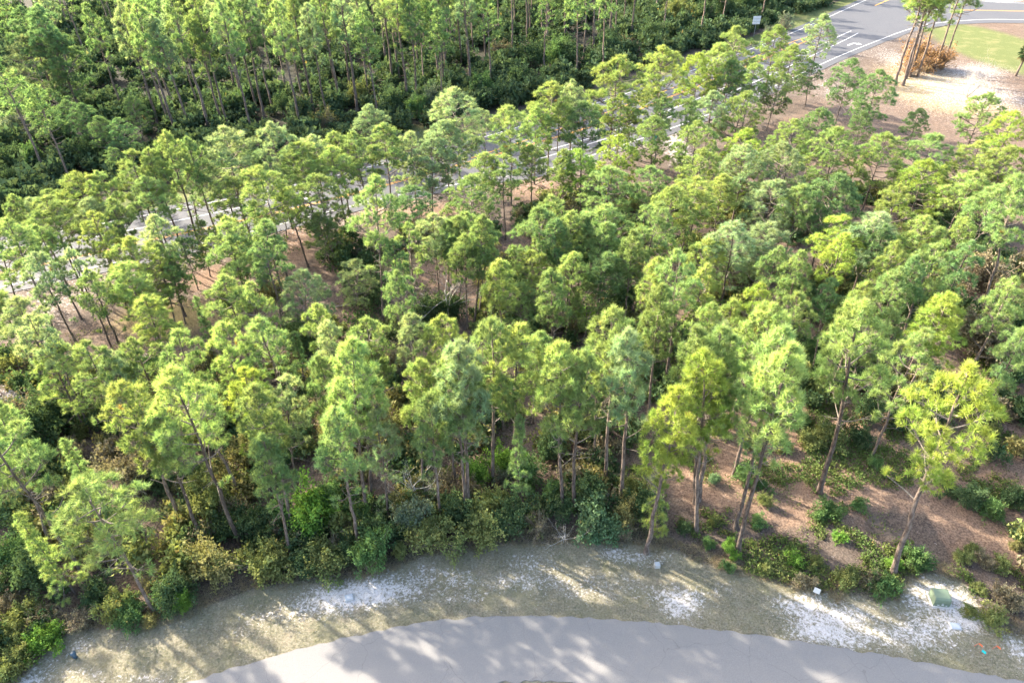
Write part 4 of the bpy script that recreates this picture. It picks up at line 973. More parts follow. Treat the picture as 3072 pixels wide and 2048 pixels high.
M = {}
M['needle'] = leaf_material("pine_needles")
M['leaf'] = leaf_material("shrub_leaves", 0.32, (1.0, 1.0, 0.6), 0.5, 1.5)
M['frond'] = leaf_material("palm_fronds", 0.15)
M['bark'] = bark_material("pine_bark", (0.075, 0.055, 0.045), (0.21, 0.165, 0.135))
M['limb'] = bark_material("pine_limb", (0.10, 0.085, 0.072), (0.26, 0.22, 0.18), 14.0)
M['dead'] = bark_material("bleached_wood", (0.36, 0.33, 0.29), (0.55, 0.52, 0.47), 12.0)
M['twig'] = bark_material("dry_twigs", (0.15, 0.115, 0.085), (0.31, 0.25, 0.19), 14.0)
M['road'] = asphalt("worn_asphalt", (0.148, 0.143, 0.137), (0.225, 0.216, 0.206), (0.185, 0.178, 0.170))
M['highway'] = asphalt("highway_asphalt", (0.050, 0.053, 0.062), (0.095, 0.096, 0.102), (0.082, 0.083, 0.088))
M['white_paint'] = paint("white_road_paint", (0.60, 0.60, 0.58), (0.28, 0.28, 0.28))
M['yellow_paint'] = paint("yellow_road_paint", (0.62, 0.30, 0.035), (0.30, 0.19, 0.07))
M['white'] = plain("white_sheet", (0.58, 0.59, 0.58), 0.5, 0.4, 0.06)
M['steel'] = plain("galvanised_steel", (0.42, 0.43, 0.44), 0.45, 0.5, 0.1, 9.0, 0.4)
M['green_sign'] = plain("green_sign_face", (0.012, 0.28, 0.19), 0.4, 0.4, 0.08)
M['cabinet'] = plain("cabinet_green_paint", (0.125, 0.165, 0.11), 0.5, 0.4, 0.12)
M['lid_blue'] = plain("pale_composite", (0.34, 0.37, 0.40), 0.6, 0.3, 0.1)
M['concrete'] = plain("concrete_pad", (0.42, 0.40, 0.37), 0.9, 0.2, 0.2, 14.0)
M['wood'] = plain("weathered_wood", (0.30, 0.24, 0.18), 0.85, 0.2, 0.25, 10.0)
M['dark_cap'] = plain("dark_blue_plastic", (0.035, 0.07, 0.10), 0.4, 0.5, 0.1)
M['cyan'] = plain("cyan_flag", (0.02, 0.52, 0.50), 0.6, 0.3, 0.1)
M['orange'] = plain("orange_flag", (0.75, 0.16, 0.06), 0.6, 0.3, 0.1)
M['wire'] = plain("flag_wire", (0.35, 0.2, 0.15), 0.5, 0.3, 0.1)


def ground_material():
    m, n, l, bsdf = new_mat("ground_cover_mix")
    t = NT(n, l)
    pos = t.node("ShaderNodeNewGeometry").outputs["Position"]
    za = t.node("ShaderNodeAttribute", attribute_name="zone_a")
    zb = t.node("ShaderNodeAttribute", attribute_name="zone_b")
    sa, sb = t.node("ShaderNodeSeparateColor"), t.node("ShaderNodeSeparateColor")
    l.new(za.outputs["Color"], sa.inputs[0]); l.new(zb.outputs["Color"], sb.inputs[0])
    fine = t.noise(pos, 7.0, 6, 0.72)
    finer = t.noise(pos, 19.0, 4, 0.7)
    mid = t.noise(pos, 1.25, 7, 0.68, 0.6)
    big = t.noise(pos, 0.33, 5, 0.6)
    clump = t.noise(pos, 3.1, 6, 0.7, 1.2)
    # shed leaves and bare forest soil
    base = t.mix(t.ramp(fine, 0.36, 0.66), (0.045, 0.034, 0.028), (0.145, 0.112, 0.088))
    base = t.mix(t.math('MULTIPLY', t.ramp(big, 0.45, 0.7), 0.55), base, (0.155, 0.125, 0.102))
    base = t.mix(t.ramp(finer, 0.62, 0.74), base, (0.22, 0.175, 0.13))

    def lay(under, weight, over, amp=1.0, edge=0.10, src=None):
        src = src or t.math('ADD', t.math('MULTIPLY', mid, 0.45), t.math('MULTIPLY', clump, 0.55))
        w = t.math('ADD', weight, t.math('MULTIPLY', t.math('SUBTRACT', src, 0.5), amp))
        return t.mix(t.ramp(w, 0.5 - edge, 0.5 + edge), under, over)
    shade_floor = t.mix(t.ramp(fine, 0.36, 0.66), (0.016, 0.017, 0.012), (0.045, 0.041, 0.027))  # dark floor colour standing in for shade beneath the far wood
    base = t.mix(sb.outputs[2], base, shade_floor)
    straw = t.mix(t.ramp(fine, 0.34, 0.66), (0.100, 0.064, 0.046), (0.275, 0.185, 0.128))
    c = lay(base, sb.outputs[0], straw, 1.3, 0.25)
    tan = t.mix(t.ramp(fine, 0.3, 0.7), (0.17, 0.125, 0.055), (0.33, 0.25, 0.115))
    c = lay(c, sb.outputs[1], tan, 1.0, 0.25)
    grass = t.mix(t.ramp(fine, 0.32, 0.68), (0.122, 0.110, 0.076), (0.262, 0.238, 0.172))
    grass = t.mix(t.math('MULTIPLY', t.ramp(big, 0.44, 0.66), 0.5), grass, (0.17, 0.162, 0.095))
    grass = t.mix(t.math('MULTIPLY', t.ramp(mid, 0.5, 0.72), 0.6), grass, (0.21, 0.172, 0.125))
    c = lay(c, sa.outputs[1], grass, 0.9, 0.22)
    lawn = t.mix(t.ramp(fine, 0.3, 0.7), (0.060, 0.078, 0.026), (0.135, 0.150, 0.055))
    lawn = t.mix(t.math('MULTIPLY', t.ramp(big, 0.48, 0.66), 0.6), lawn, (0.18, 0.165, 0.075))
    c = lay(c, sa.outputs[2], lawn, 0.5, 0.15)
    sand = t.mix(t.ramp(fine, 0.3, 0.7), (0.38, 0.35, 0.325), (0.61, 0.575, 0.55))
    sand = t.mix(t.ramp(finer, 0.60, 0.72), sand, (0.30, 0.26, 0.22))
    c = lay(c, t.math('MULTIPLY', sa.outputs[0], 0.55), sand, 3.6, 0.22, t.math('ADD', t.math('MULTIPLY', clump, 0.5), t.math('MULTIPLY', t.noise(pos, 5.0, 7, 0.75, 0.8), 0.5)))
    l.new(c, bsdf.inputs["Base Color"])
    bsdf.inputs["Roughness"].default_value = 0.95
    bsdf.inputs["Specular IOR Level"].default_value = 0.1
    h = t.math('ADD', t.math('MULTIPLY', fine, 0.6), t.math('MULTIPLY', clump, 0.6))
    l.new(t.bump(h, 0.9, 0.10), bsdf.inputs["Normal"])
    return m


M['ground'] = ground_material()

# ------------------------------------------------------------------ setting: ground
near = np.array(NEAR); far = np.array(FAR); verge = np.array(VERGE)
near_y = lambda x: np.interp(x, near[:, 0], near[:, 1])
far_y = lambda x: np.interp(x, far[:, 0], far[:, 1])
_vx = np.maximum.accumulate(verge[:, 0])
verge_y = lambda x: np.interp(x, _vx, verge[:, 1])
RES = [(-60, 8.5), (-45, 14.2), (-33, 18.6), (-25, 21.2), (-21.39, 22.35), (-17.82, 23.48), (-14.1, 24.6), (-10.5, 25.5), (-7.05, 26.2), (-3.8, 26.55), (-0.33, 26.66),
       (3.37, 26.52), (9.25, 25.96), (17.72, 24.65), (25.57, 22.98), (31.82, 21.5), (42, 18.4), (55, 13.6), (70, 7.0)]
res = np.array(RES)
res_y = lambda x: np.interp(x, res[:, 0], res[:, 1])


def value_noise(x, y, s, seed):
    r = np.random.default_rng(seed)
    tab = r.random((256, 256))
    x, y = x / s, y / s
    xi, yi = np.floor(x).astype(int), np.floor(y).astype(int)
    fx, fy = x - xi, y - yi
    fx, fy = fx * fx * (3 - 2 * fx), fy * fy * (3 - 2 * fy)
    g = lambda a, b: tab[a % 256, b % 256]
    return (g(xi, yi) * (1 - fx) + g(xi + 1, yi) * fx) * (1 - fy) + (g(xi, yi + 1) * (1 - fx) + g(xi + 1, yi + 1) * fx) * fy


def zone_fields(x, y):
    z = {k: np.zeros_like(x) for k in "SGLRTK"}
    for cx, cy, rx, ry, w, k in PATCHES:
        z[k] += w * np.exp(-((x - cx) / rx) ** 2 - ((y - cy) / ry) ** 2)
    dv = verge_y(x) - y                       # >0 on the road side of the wood edge
    onverge = np.clip((dv + 1.2) / 1.6, 0, 1)
    z["G"] = np.maximum(z["G"], onverge * 0.95)
    dn = (near_y(x) - y) * 0.86               # metres before the highway's near edge
    strip = np.clip(1 - np.abs(dn - 3.0) / 5.5, 0, 1)
    z["S"] = np.maximum(z["S"], 0.48 * strip * (dn > -3))
    z["R"] = np.maximum(z["R"], 0.34 * np.clip(1 - np.abs(dn - 9.0) / 8.0, 0, 1))
    df = (y - far_y(x)) * 0.84
    z["L"] = np.maximum(z["L"], 1.1 * np.clip(1.2 - np.abs(df - 4.0) / 3.6, 0, 1))
    inside = (y > verge_y(x) + 6) & (dn > 12)
    z["R"] = np.maximum(z["R"], np.where(inside, 0.42, 0.0))
    z["R"] = np.where((x > 12) & inside & (y < 52), np.maximum(z["R"], 0.6), z["R"])
    z["R"] = z["R"] * np.clip(1 - onverge, 0, 1)
    z["K"] = np.clip((df - 8.0) / 2.0, 0, 1) * (x < 78)      # painted shade: floor colour darkened under the far wood
    return z


def axis(parts):
    out = []
    for a, b, s in parts: out += list(np.arange(a, b, s))
    return np.array(out + [parts[-1][1]])


gx = axis([(-1600, -400, 150), (-400, -150, 12), (-150, -62, 2.2), (-62, 62, 0.62), (62, 150, 2.0), (150, 400, 12), (400, 1600, 150)])
gy = axis([(-400, 0, 60), (0, 14, 2), (14, 80, 0.62), (80, 140, 1.3), (140, 250, 2.4), (250, 450, 14), (450, 2200, 170)])
GX, GY = np.meshgrid(gx, gy)
z = zone_fields(GX, GY)
off_road = np.clip(np.minimum.reduce([np.abs(GY - res_y(GX) + 2.3) - 3.3, np.where(GY < (near_y(GX) + far_y(GX)) / 2, near_y(GX) - 2.5 - GY, GY - far_y(GX) - 2.5)]) / 2.5, 0, 1)
off_road = np.where((GX > 80) & (GY > 150), 0, off_road)
GZ = off_road * ((value_noise(GX, GY, 1.7, 1) - 0.5) * 0.16 + (value_noise(GX, GY, 6.0, 2) - 0.5) * 0.35)
nv = len(gx)
ii = (np.arange(len(gy) - 1)[:, None] * nv + np.arange(nv - 1)[None, :]).ravel()
me = mesh_from("ground", np.stack([GX.ravel(), GY.ravel(), GZ.ravel()], 1), np.stack([ii, ii + 1, ii + nv + 1, ii + nv], 1), smooth=True)
for nm, ch in (("zone_a", "SGL"), ("zone_b", "RTK")):
    a = me.attributes.new(nm, 'FLOAT_COLOR', 'POINT')
    d = np.ones((GX.size, 4), np.float32)
    for i, k in enumerate(ch): d[:, i] = np.clip(z[k].ravel(), 0, 1.4)
    a.data.foreach_set("color", d.ravel())
tag(link("ground", me, M['ground']), "sandy litter-strewn ground under the pines", kind="structure")


def ground_z(x, y):
    o = np.clip(np.minimum.reduce([np.abs(y - res_y(x) + 2.3) - 3.3, np.where(y < (near_y(x) + far_y(x)) / 2, near_y(x) - 2.5 - y, y - far_y(x) - 2.5)]) / 2.5, 0, 1)
    o = np.where((x > 80) & (y > 150), 0, o)
    return o * ((value_noise(x, y, 1.7, 1) - 0.5) * 0.16 + (value_noise(x, y, 6.0, 2) - 0.5) * 0.35)


gz1 = lambda x, y: float(ground_z(np.array([float(x)]), np.array([float(y)]))[0])

# ------------------------------------------------------------------ setting: roads and markings
def smooth_line(pts, step=1.5):
    """Catmull-Rom through pts, resampled"""
    p = [Vector((a, b)) for a, b in pts]
    p = [p[0] * 2 - p[1]] + p + [p[-1] * 2 - p[-2]]
    out = []
    for i in range(1, len(p) - 2):
        n = max(2, int((p[i + 1] - p[i]).length / step))
        for k in range(n):
            t = k / n
            a, b, c, d = p[i - 1], p[i], p[i + 1], p[i + 2]
            out.append(0.5 * ((2 * b) + (c - a) * t + (2 * a - 5 * b + 4 * c - d) * t * t + (3 * b - a - 3 * c + d) * t ** 3))
    out.append(p[-2])
    return out


def offset(line, d):
    out = []
    for i, q in enumerate(line):
        t = (line[min(i + 1, len(line) - 1)] - line[max(i - 1, 0)]).normalized()
        out.append(q + Vector((-t.y, t.x)) * d)
    return out


def resample(line, n):
    s = [0.0]
    for a, b in zip(line, line[1:]): s.append(s[-1] + (b - a).length)
    out, j = [], 0
    for k in range(n):
        d = s[-1] * k / (n - 1)
        while j < len(s) - 2 and s[j + 1] < d: j += 1
        f = (d - s[j]) / max(1e-6, s[j + 1] - s[j])
        out.append(line[j].lerp(line[j + 1], min(1, max(0, f))))
    return out


def strip(name, A, B, z, mat, thick=0.0, parent=None):
    n = len(A)
    vs = [(p.x, p.y, z) for p in A] + [(p.x, p.y, z) for p in B]
    fs = [(i, i + 1, n + i + 1, n + i) for i in range(n - 1)]
    if thick:
        b = len(vs)
        vs += [(p.x, p.y, z - thick) for p in A] + [(p.x, p.y, z - thick) for p in B]
        fs += [(b + i, b + i + 1, i + 1, i) for i in range(n - 1)] + [(n + i, n + i + 1, b + n + i + 1, b + n + i) for i in range(n - 1)]
    return MB().add(vs, fs).build(name, mat, parent)


def ragged(line, amp, seed):
    r = random.Random(seed)
    o = offset(line, 1.0)
    return [p.lerp(q, r.uniform(-amp, amp)) for p, q in zip(line, o)]


rl = smooth_line(RES, 0.45)
road = strip("lower_road", ragged(rl, 0.11, 3), ragged(offset(rl, -4.55), 0.11, 4), 0.05, M['road'], 0.12)
tag(road, "pale grey residential asphalt road curving across the bottom", kind="structure")

fl, nl = smooth_line(FAR, 2.0), smooth_line(NEAR, 2.0)
hw = strip("highway", resample(offset(nl, -1.9), 260), resample(offset(fl, 1.7), 260), 0.05, M['highway'], 0.12)
tag(hw, "dark grey highway running diagonally behind the pines", kind="structure")
side = [(84, 168.5), (90.5, 171.6), (97, 177.6), (105, 182.3), (113, 184.8), (121, 185.6), (131, 184.4), (150, 181.5), (200, 173), (260, 163),
        (260, 187), (200, 197), (150, 206.3), (141, 208), (133.5, 209.4), (128, 213), (126, 219), (126.5, 226), (118, 216), (100, 195)]
MB().add([(a, b, 0.056) for a, b in side], [tuple(range(len(side)))]).build("side_road", M['highway'])
tag(bpy.data.objects["side_road"], "dark side road leaving the highway at the intersection", kind="structure")


def mark(name, pts, w, mat, z=0.064, dash=None, parent=None):
    ln = smooth_line(pts, 1.2) if len(pts) > 2 else resample([Vector(p) for p in pts], max(2, int((Vector(pts[1]) - Vector(pts[0])).length / 1.2)))
    a, b = offset(ln, w / 2), offset(ln, -w / 2)
    if not dash:
        return strip(name, a, b, z, mat, parent=parent)
    m, s, on = MB(), 0.0, True
    for i in range(len(ln) - 1):
        s += (ln[i + 1] - ln[i]).length
        if (s % sum(dash)) < dash[0]:
            m.add([(a[i].x, a[i].y, z), (a[i + 1].x, a[i + 1].y, z), (b[i + 1].x, b[i + 1].y, z), (b[i].x, b[i].y, z)], [(0, 1, 2, 3)])
    return m.build(name, mat, parent)


mark("edge_line", FAR, 0.15, M['white_paint'], parent=hw)
mark("edge_line", NEAR[:-3] + [(92.5, 176.1)], 0.15, M['white_paint'], parent=hw)
yl = [(-130, 48.5), (-95, 60.5), (-75, 68.3), (-58.5, 74.9), (-45.9, 81.3), (-34.3, 87.1), (-22.7, 93.7), (-15.7, 98.2), (-6, 104.6), (5.4, 112.4), (16.9, 120.9), (32.2, 134.9), (52, 153.6), (66, 167.6), (74, 175.6)]
ysm = smooth_line(yl, 1.5)
for d in (0.17, -0.17):
    o = offset(ysm, d)
    strip("centre_line", offset(o, 0.07), offset(o, -0.07), 0.064, M['yellow_paint'], parent=hw)
mark("median_line", [(-6, 106), (2.9, 113.1), (16, 124.2), (32, 138.6), (52, 157.2), (66, 170.5), (74, 177.2)], 0.18, M['yellow_paint'], parent=hw)
for k in range(6):
    a = Vector((60, 161.4)).lerp(Vector((72, 173.5)), k / 5)
    mark("median_hatch", [(a.x, a.y), (a.x - 0.3, a.y + 3.0 - k * 0.35)], 0.25, M['yellow_paint'], parent=hw)
mark("centre_line", [(101, 206.4), (111, 216.8), (140, 248), (180, 291)], 0.35, M['yellow_paint'], parent=hw)
mark("turn_lane_line", [(-60, 79.6), (-50.9, 83.7), (-42.0, 87.9), (-34.2, 91.8), (-30.5, 93.7), (-24, 97.4)], 0.15, M['white_paint'], parent=hw)
mark("bike_lane_line", [(-7.4, 98.2), (4, 104.8), (16.7, 113.5), (31.2, 125), (48, 140.5), (66, 158.4), (79.7, 172.4), (85, 178.2)], 0.16, M['white_paint'], parent=hw)
mark("lane_dash", [(2, 105.8), (17.3, 116.2), (31.4, 128.3), (48, 143.8), (66, 161.6), (79.6, 175.7), (84.1, 180.2)], 0.16, M['white_paint'], parent=hw)
mark("edge_line", [(92.5, 176.1), (99, 181.2), (106, 185.6), (114.5, 188), (122.7, 189.1), (131, 188.1), (150, 185.2), (200, 176.6), (260, 166.6)], 0.2, M['white_paint'], 0.068, parent=hw)
mark("edge_line", [(127, 226), (128.5, 215), (132.9, 209.2), (141.8, 206.2), (150, 204.6), (200, 195.4), (260, 185.4)], 0.2, M['white_paint'], 0.068, parent=hw)
for d in (0.0, 0.5):
    mark("centre_line", [(120, 199.6 + d), (127.5, 198.4 + d), (136.2, 196.9 + d), (150, 194.5 + d), (200, 186 + d), (260, 176 + d)], 0.2, M['yellow_paint'], 0.068, parent=hw)
mark("stop_line", [(110.5, 203.2), (116.5, 199.6)], 0.5, M['white_paint'], 0.068, parent=hw)


def arrow(name, loc, ang, mirror):
    pts = [(-1.6, -0.12), (0.2, -0.12), (0.75, 0.05), (0.98, 0.5), (1.0, 0.75), (1.38, 0.75), (0.82, 1.6), (0.25, 0.75), (0.65, 0.75), (0.62, 0.55), (0.45, 0.28), (0.1, 0.18), (-1.6, 0.18)]
    c, s = math.cos(ang), math.sin(ang)
    vs = [(loc[0] + 1.25 * (c * x - s * y * mirror), loc[1] + 1.25 * (s * x + c * y * mirror), 0.0645) for x, y in pts]
    f = tuple(range(len(vs)))
    MB().add(vs, [f if mirror > 0 else f[::-1]]).build(name, M['white_paint'], hw)


arrow("right_turn_arrow", (79.5, 168.6), math.radians(44), -1)
arrow("left_turn_arrow", (-30.5, 91.6), math.radians(208), -1)

# ------------------------------------------------------------------ pines: mesh variants
def unit(v): return v / np.maximum(1e-9, np.linalg.norm(v, axis=-1, keepdims=True))


def tubes(paths, radii, sides):
    """paths: list of (k,3) arrays, radii: list of (k,) arrays -> verts, quad faces"""
    V, Fc, b = [], [], 0
    for p, r in zip(paths, radii):
        k = len(p)
        d = unit(np.gradient(p, axis=0))
        a = unit(np.cross(d, np.array([0.29, 0.41, 0.86]) + 0.01)); c = np.cross(d, a)
        t = np.arange(sides) * 2 * np.pi / sides
        ring = p[:, None] + (a[:, None] * np.cos(t)[None, :, None] + c[:, None] * np.sin(t)[None, :, None]) * r[:, None, None]
        V.append(ring.reshape(-1, 3))
        i = (np.arange(k - 1)[:, None] * sides + np.arange(sides)[None]).ravel() + b
        j = (np.arange(k - 1)[:, None] * sides + (np.arange(sides)[None] + 1) % sides).ravel() + b
        Fc.append(np.stack([i, j, j + sides, i + sides], 1))
        b += k * sides
    return np.concatenate(V), np.concatenate(Fc)


def blades(rng, c, ax, n, l0, l1, w, spread=0.85, up=0.12):
    """needle tufts: c (T,3) centres, ax (T,3) shoot directions -> verts, tri faces, var"""
    T = len(c)
    rnd = unit(rng.normal(size=(T, n, 3)))
    d = unit(ax[:, None] * 0.6 + rnd * spread + np.array([0, 0, up]))
    st = c[:, None] + rng.normal(0, 0.025, (T, n, 3)) - ax[:, None] * rng.uniform(0, 0.16, (T, n, 1))
    side = unit(np.cross(d, rng.normal(size=(T, n, 3))))
    ln = rng.uniform(l0, l1, (T, n, 1))
    ww = w * rng.uniform(0.7, 1.2, (T, n, 1))
    v = np.stack([st - side * ww / 2, st + side * ww / 2, st + d * ln], 2).reshape(-1, 3)
    var = np.repeat(np.clip(rng.normal(0.45, 0.17, T)[:, None] + rng.normal(0, 0.09, (T, n)), 0, 1).ravel(), 3)
    return v, np.arange(len(v)).reshape(-1, 3), var


PINE_H = 14.0
KIND = {  # crown base, radius, lobes, outline, lobe size, tufts per lobe, dead stubs, low live sprays
    'r': dict(cb=0.54, R=2.4, nl=16, form='dome', lr=0.40, np=25, dead=9, low=2),
    't': dict(cb=0.58, R=2.0, nl=18, form='long', lr=0.44, np=24, dead=14, low=3),
    'w': dict(cb=0.32, R=3.3, nl=32, form='dome', lr=0.31, np=27, dead=10, low=3),
    's': dict(cb=0.46, R=2.6, nl=17, form='dome', lr=0.32, np=22, dead=12, low=3),
    'f': dict(cb=0.58, R=2.0, nl=15, form='long', lr=0.42, np=21, dead=12, low=2),
    'b': dict(cb=0.07, R=2.1, nl=26, form='cone', lr=0.40, np=20, dead=0, low=0),
}


def pine_variant(seed, kind, light=False):
    k = KIND[kind]
    rng = np.random.default_rng(seed * 17 + ord(kind))
    H = PINE_H
    # trunk
    zz = np.linspace(-0.25, H * 0.97, 15)
    wob = np.cumsum(rng.normal(0, 0.045, (15, 2)), 0); wob -= wob[0]
    tr = np.stack([wob[:, 0], wob[:, 1], zz], 1)
    rr = (0.135 if kind != 'f' else 0.16) * (1 - 0.78 * (zz / H).clip(0, 1)) + 0.075 * np.exp(-(zz + 0.25) / 0.35)
    axis_at = lambda h: np.array([np.interp(h, zz, tr[:, 0]), np.interp(h, zz, tr[:, 1]), h])
    tv, tf = tubes([tr], [rr], 5 if light else 9)
    # limbs
    paths, rads, tc, ta = [], [], [], []
    az = rng.uniform(0, 6.28)
    up = np.array([0, 0, 1.0])
    for i in range(k['nl'] + k['low']):
        if i < k['low']:                                  # stray live sprays under the crown
            t, rad, lr, npf = 0.0, k['R'] * rng.uniform(0.45, 0.85), k['lr'] * k['R'] * rng.uniform(0.45, 0.7), 0.4
            h = H * (k['cb'] - rng.uniform(0.02, 0.13))
        else:
            t = (i - k['low'] + rng.uniform(0.1, 0.9)) / k['nl']
            if k['form'] == 'dome':
                t = t ** 0.85
                prof = 0.72 + 0.28 * math.sin(min(t / 0.4, 1) * math.pi / 2) if t < 0.4 else math.sqrt(max(0.0, 1 - ((t - 0.4) / 0.62) ** 2))
            elif k['form'] == 'long':
                prof = (0.75 + 0.25 * math.sin(min(t / 0.25, 1) * math.pi / 2)) * (1 - 0.5 * t ** 2.2) * math.sqrt(max(0.05, 1 - max(0, (t - 0.75) / 0.27) ** 2))
            else:
                prof = 1.02 - 0.95 * t
            lr = k['lr'] * k['R'] * rng.uniform(0.72, 1.2) * (0.75 + 0.25 * prof)
            rad = max(0.0, k['R'] * prof - 0.75 * lr) * rng.uniform(0.7, 1.15)
            if t > 0.93: rad *= 0.3
            npf = 1.0
            h = H * (k['cb'] + (0.985 - k['cb']) * t) - 0.55 * lr * t
        az += 2.39996 + rng.normal(0, 0.4)
        hd = np.array([math.cos(az), math.sin(az), 0.0])
        c = axis_at(min(h, H)) + hd * rad
        # limb from the trunk, rising to the lobe
        a0 = axis_at(max(0.3 * H, h - rad * rng.uniform(0.25, 0.6) - 0.15))
        s = np.linspace(0, 1, 6)[:, None]
        bow = np.cross(hd, up) * rng.normal(0, 0.08) * rad - up * 0.08 * rad
        p = a0 * (1 - s) + c * s + bow * np.sin(s * np.pi)
        paths.append(p); rads.append((0.02 + 0.017 * rad + 0.01) * (1 - 0.7 * s[:, 0]))
        n = max(5, int(k['np'] * npf * (lr / (k['lr'] * k['R'])) ** 1.5))
        d = unit(rng.normal(size=(n, 3)) + np.array([0, 0, 0.45]) + hd * 0.25)
        d[:, 2] = np.where(d[:, 2] < -0.45, -d[:, 2], d[:, 2]); d = unit(d)
        rr_ = lr * rng.uniform(0.62, 1.06, (n, 1))
        q = c + d * rr_ * np.array([1.0, 1.0, 0.78])
        for j in range(n):
            m0 = p[rng.integers(3, 6)]
            if not light:
                paths.append(np.stack([m0, m0 * 0.45 + q[j] * 0.55 - up * 0.04, q[j]])); rads.append(np.array([0.013, 0.010, 0.005]))
            tc.append(q[j]); ta.append(unit(d[j] + up * 0.5 + rng.normal(0, 0.2, 3)))
    top = axis_at(H * 0.965)
    for _ in range(5):
        d = unit(rng.normal(0, 0.5, 3) + np.array([0, 0, 1.2])); tc.append(top + d * 0.3); ta.append(d)
    # bare dead stubs below the crown
    for _ in range(k['dead']):
        h = H * rng.uniform(max(0.22, k['cb'] - 0.22), k['cb'] + 0.14)
        a = rng.uniform(0, 6.28); L = rng.uniform(0.3, 1.7)
        hd = np.array([math.cos(a), math.sin(a), rng.uniform(-0.25, 0.4)])
        s = np.linspace(0, 1, 4)[:, None]
        p = axis_at(h) + hd * L * s + np.cumsum(rng.normal(0, 0.05 * L, (4, 3)), 0) * s
        paths.append(p); rads.append(np.array([0.03, 0.024, 0.017, 0.007]))
        if L > 1.0:
            d = unit(hd + rng.normal(0, 0.6, 3)); paths.append(np.stack([p[2], p[2] + d * 0.3, p[2] + d * 0.55])); rads.append(np.array([0.014, 0.010, 0.004]))
    tc, ta = np.array(tc), np.array(ta)
    if light:
        sel = rng.random(len(tc)) < 0.65
        cv, cf, ca = blades(rng, tc[sel], ta[sel], 10, 0.30, 0.55, 0.12, 0.8, 0.2)
    else:
        cv, cf, ca = blades(rng, tc, ta, 42, 0.24, 0.47, 0.036, 0.85, 0.2)
    lv, lf = tubes(paths, rads, 3 if light else 4)
    return (tv, tf), (lv, lf), (cv, cf, ca), len(tc)


VAR = {}
for kind, count in (('r', 10), ('t', 8), ('s', 4), ('w', 4), ('f', 6), ('b', 3)):
    VAR[kind] = []
    for i in range(count):
        (tv, tf), (lv, lf), (cv, cf, ca), nt = pine_variant(i + 1, kind)
        tm, lm, cm = mesh_from("trunk", tv, tf, smooth=True), mesh_from("limbs", lv, lf, smooth=True), mesh_from("crown", cv, cf, ca)
        tm.materials.append(M['bark']); lm.materials.append(M['limb']); cm.materials.append(M['needle'])
        VAR[kind].append((tm, lm, cm))

PCOL = {'y': (0.378, 0.440, 0.150), 'Y': (0.408, 0.478, 0.115), 'g': (0.305, 0.378, 0.145), 'l': (0.365, 0.425, 0.215), 'd': (0.210, 0.298, 0.128), 'G': (0.285, 0.400, 0.110)}
STAND = {'far': 'pines of the tall wood across the highway', 'young': 'young pines in the thicket across the highway', 'grove': 'tall pines beside the intersection lawn',
         'hwy': "pines along the highway's near side", 'turn': 'pines beside the turn lane', 'front': 'pines at the front edge of the wood', 'right': 'pines below the sandy clearing',
         'row1': 'pines in the first row behind the front edge', 'row2': 'pines in the second row behind the front edge',
         'row3': 'pines in the third row behind the front edge', 'row4': 'pines in the fourth row behind the front edge'}
pr = random.Random(21)
for x, y, H, lx, ly, R, c, form, stand, label in PINES:
    root = empty("pine_tree", (x, y, gz1(x, y)))
    tilt = Vector((lx, ly, H)).normalized()
    q = Vector((0, 0, 1)).rotation_difference(tilt) @ Quaternion((0, 0, 1), pr.uniform(0, 6.283))
    root.rotation_mode = 'QUATERNION'; root.rotation_quaternion = q
    s = H / PINE_H
    root.scale = (s, s, s)
    tag(root, label, "pine tree", STAND[stand])
    if R / s > 3.5: form = 'w'
    tm, lm, cm = pr.choice(VAR[form])
    k = min(1.22 if form == 'w' else 1.5, max(0.8, R / (KIND[form]['R'] * s)))
    b = PCOL[c]; j = pr.uniform(0.85, 1.15); hsh = pr.uniform(-0.07, 0.04)
    colr = (b[0] * j * (1 + hsh), b[1] * j, b[2] * j * (1 - hsh), 1.0)
    tk = pr.uniform(0.85, 1.2)
    for nm, mm, kk in (("trunk", tm, tk), ("limbs", lm, k), ("crown", cm, k)):
        o = link(nm, mm, None, root)
        o.scale = (kk, kk, 1.0)
        o.color = colr
        if nm == "limbs": o["kind"] = "stuff"

# ------------------------------------------------------------------ shrubs
def leaf_quads(rng, c, nrm, n, size, jit):
    """n small leaves round each centre -> tri verts (two-triangle diamond leaves)"""
    T = len(c)
    p = c[:, None] + rng.normal(0, jit, (T, n, 3))
    d = unit(rng.normal(size=(T, n, 3)) + nrm[:, None] * 0.7)
    sd = unit(np.cross(d, rng.normal(size=(T, n, 3))))
    ln = size * rng.uniform(0.7, 1.35, (T, n, 1))
    a, b_, e = p, p + d * ln * 0.5, p + d * ln
    v = np.stack([a, b_ + sd * ln * 0.28, e, b_ - sd * ln * 0.28], 2).reshape(-1, 3)
    var = np.repeat(np.clip(rng.normal(0.42, 0.17, T)[:, None] + rng.normal(0, 0.10, (T, n)), 0, 1).ravel(), 4)
    return v, np.arange(len(v)).reshape(-1, 4), var


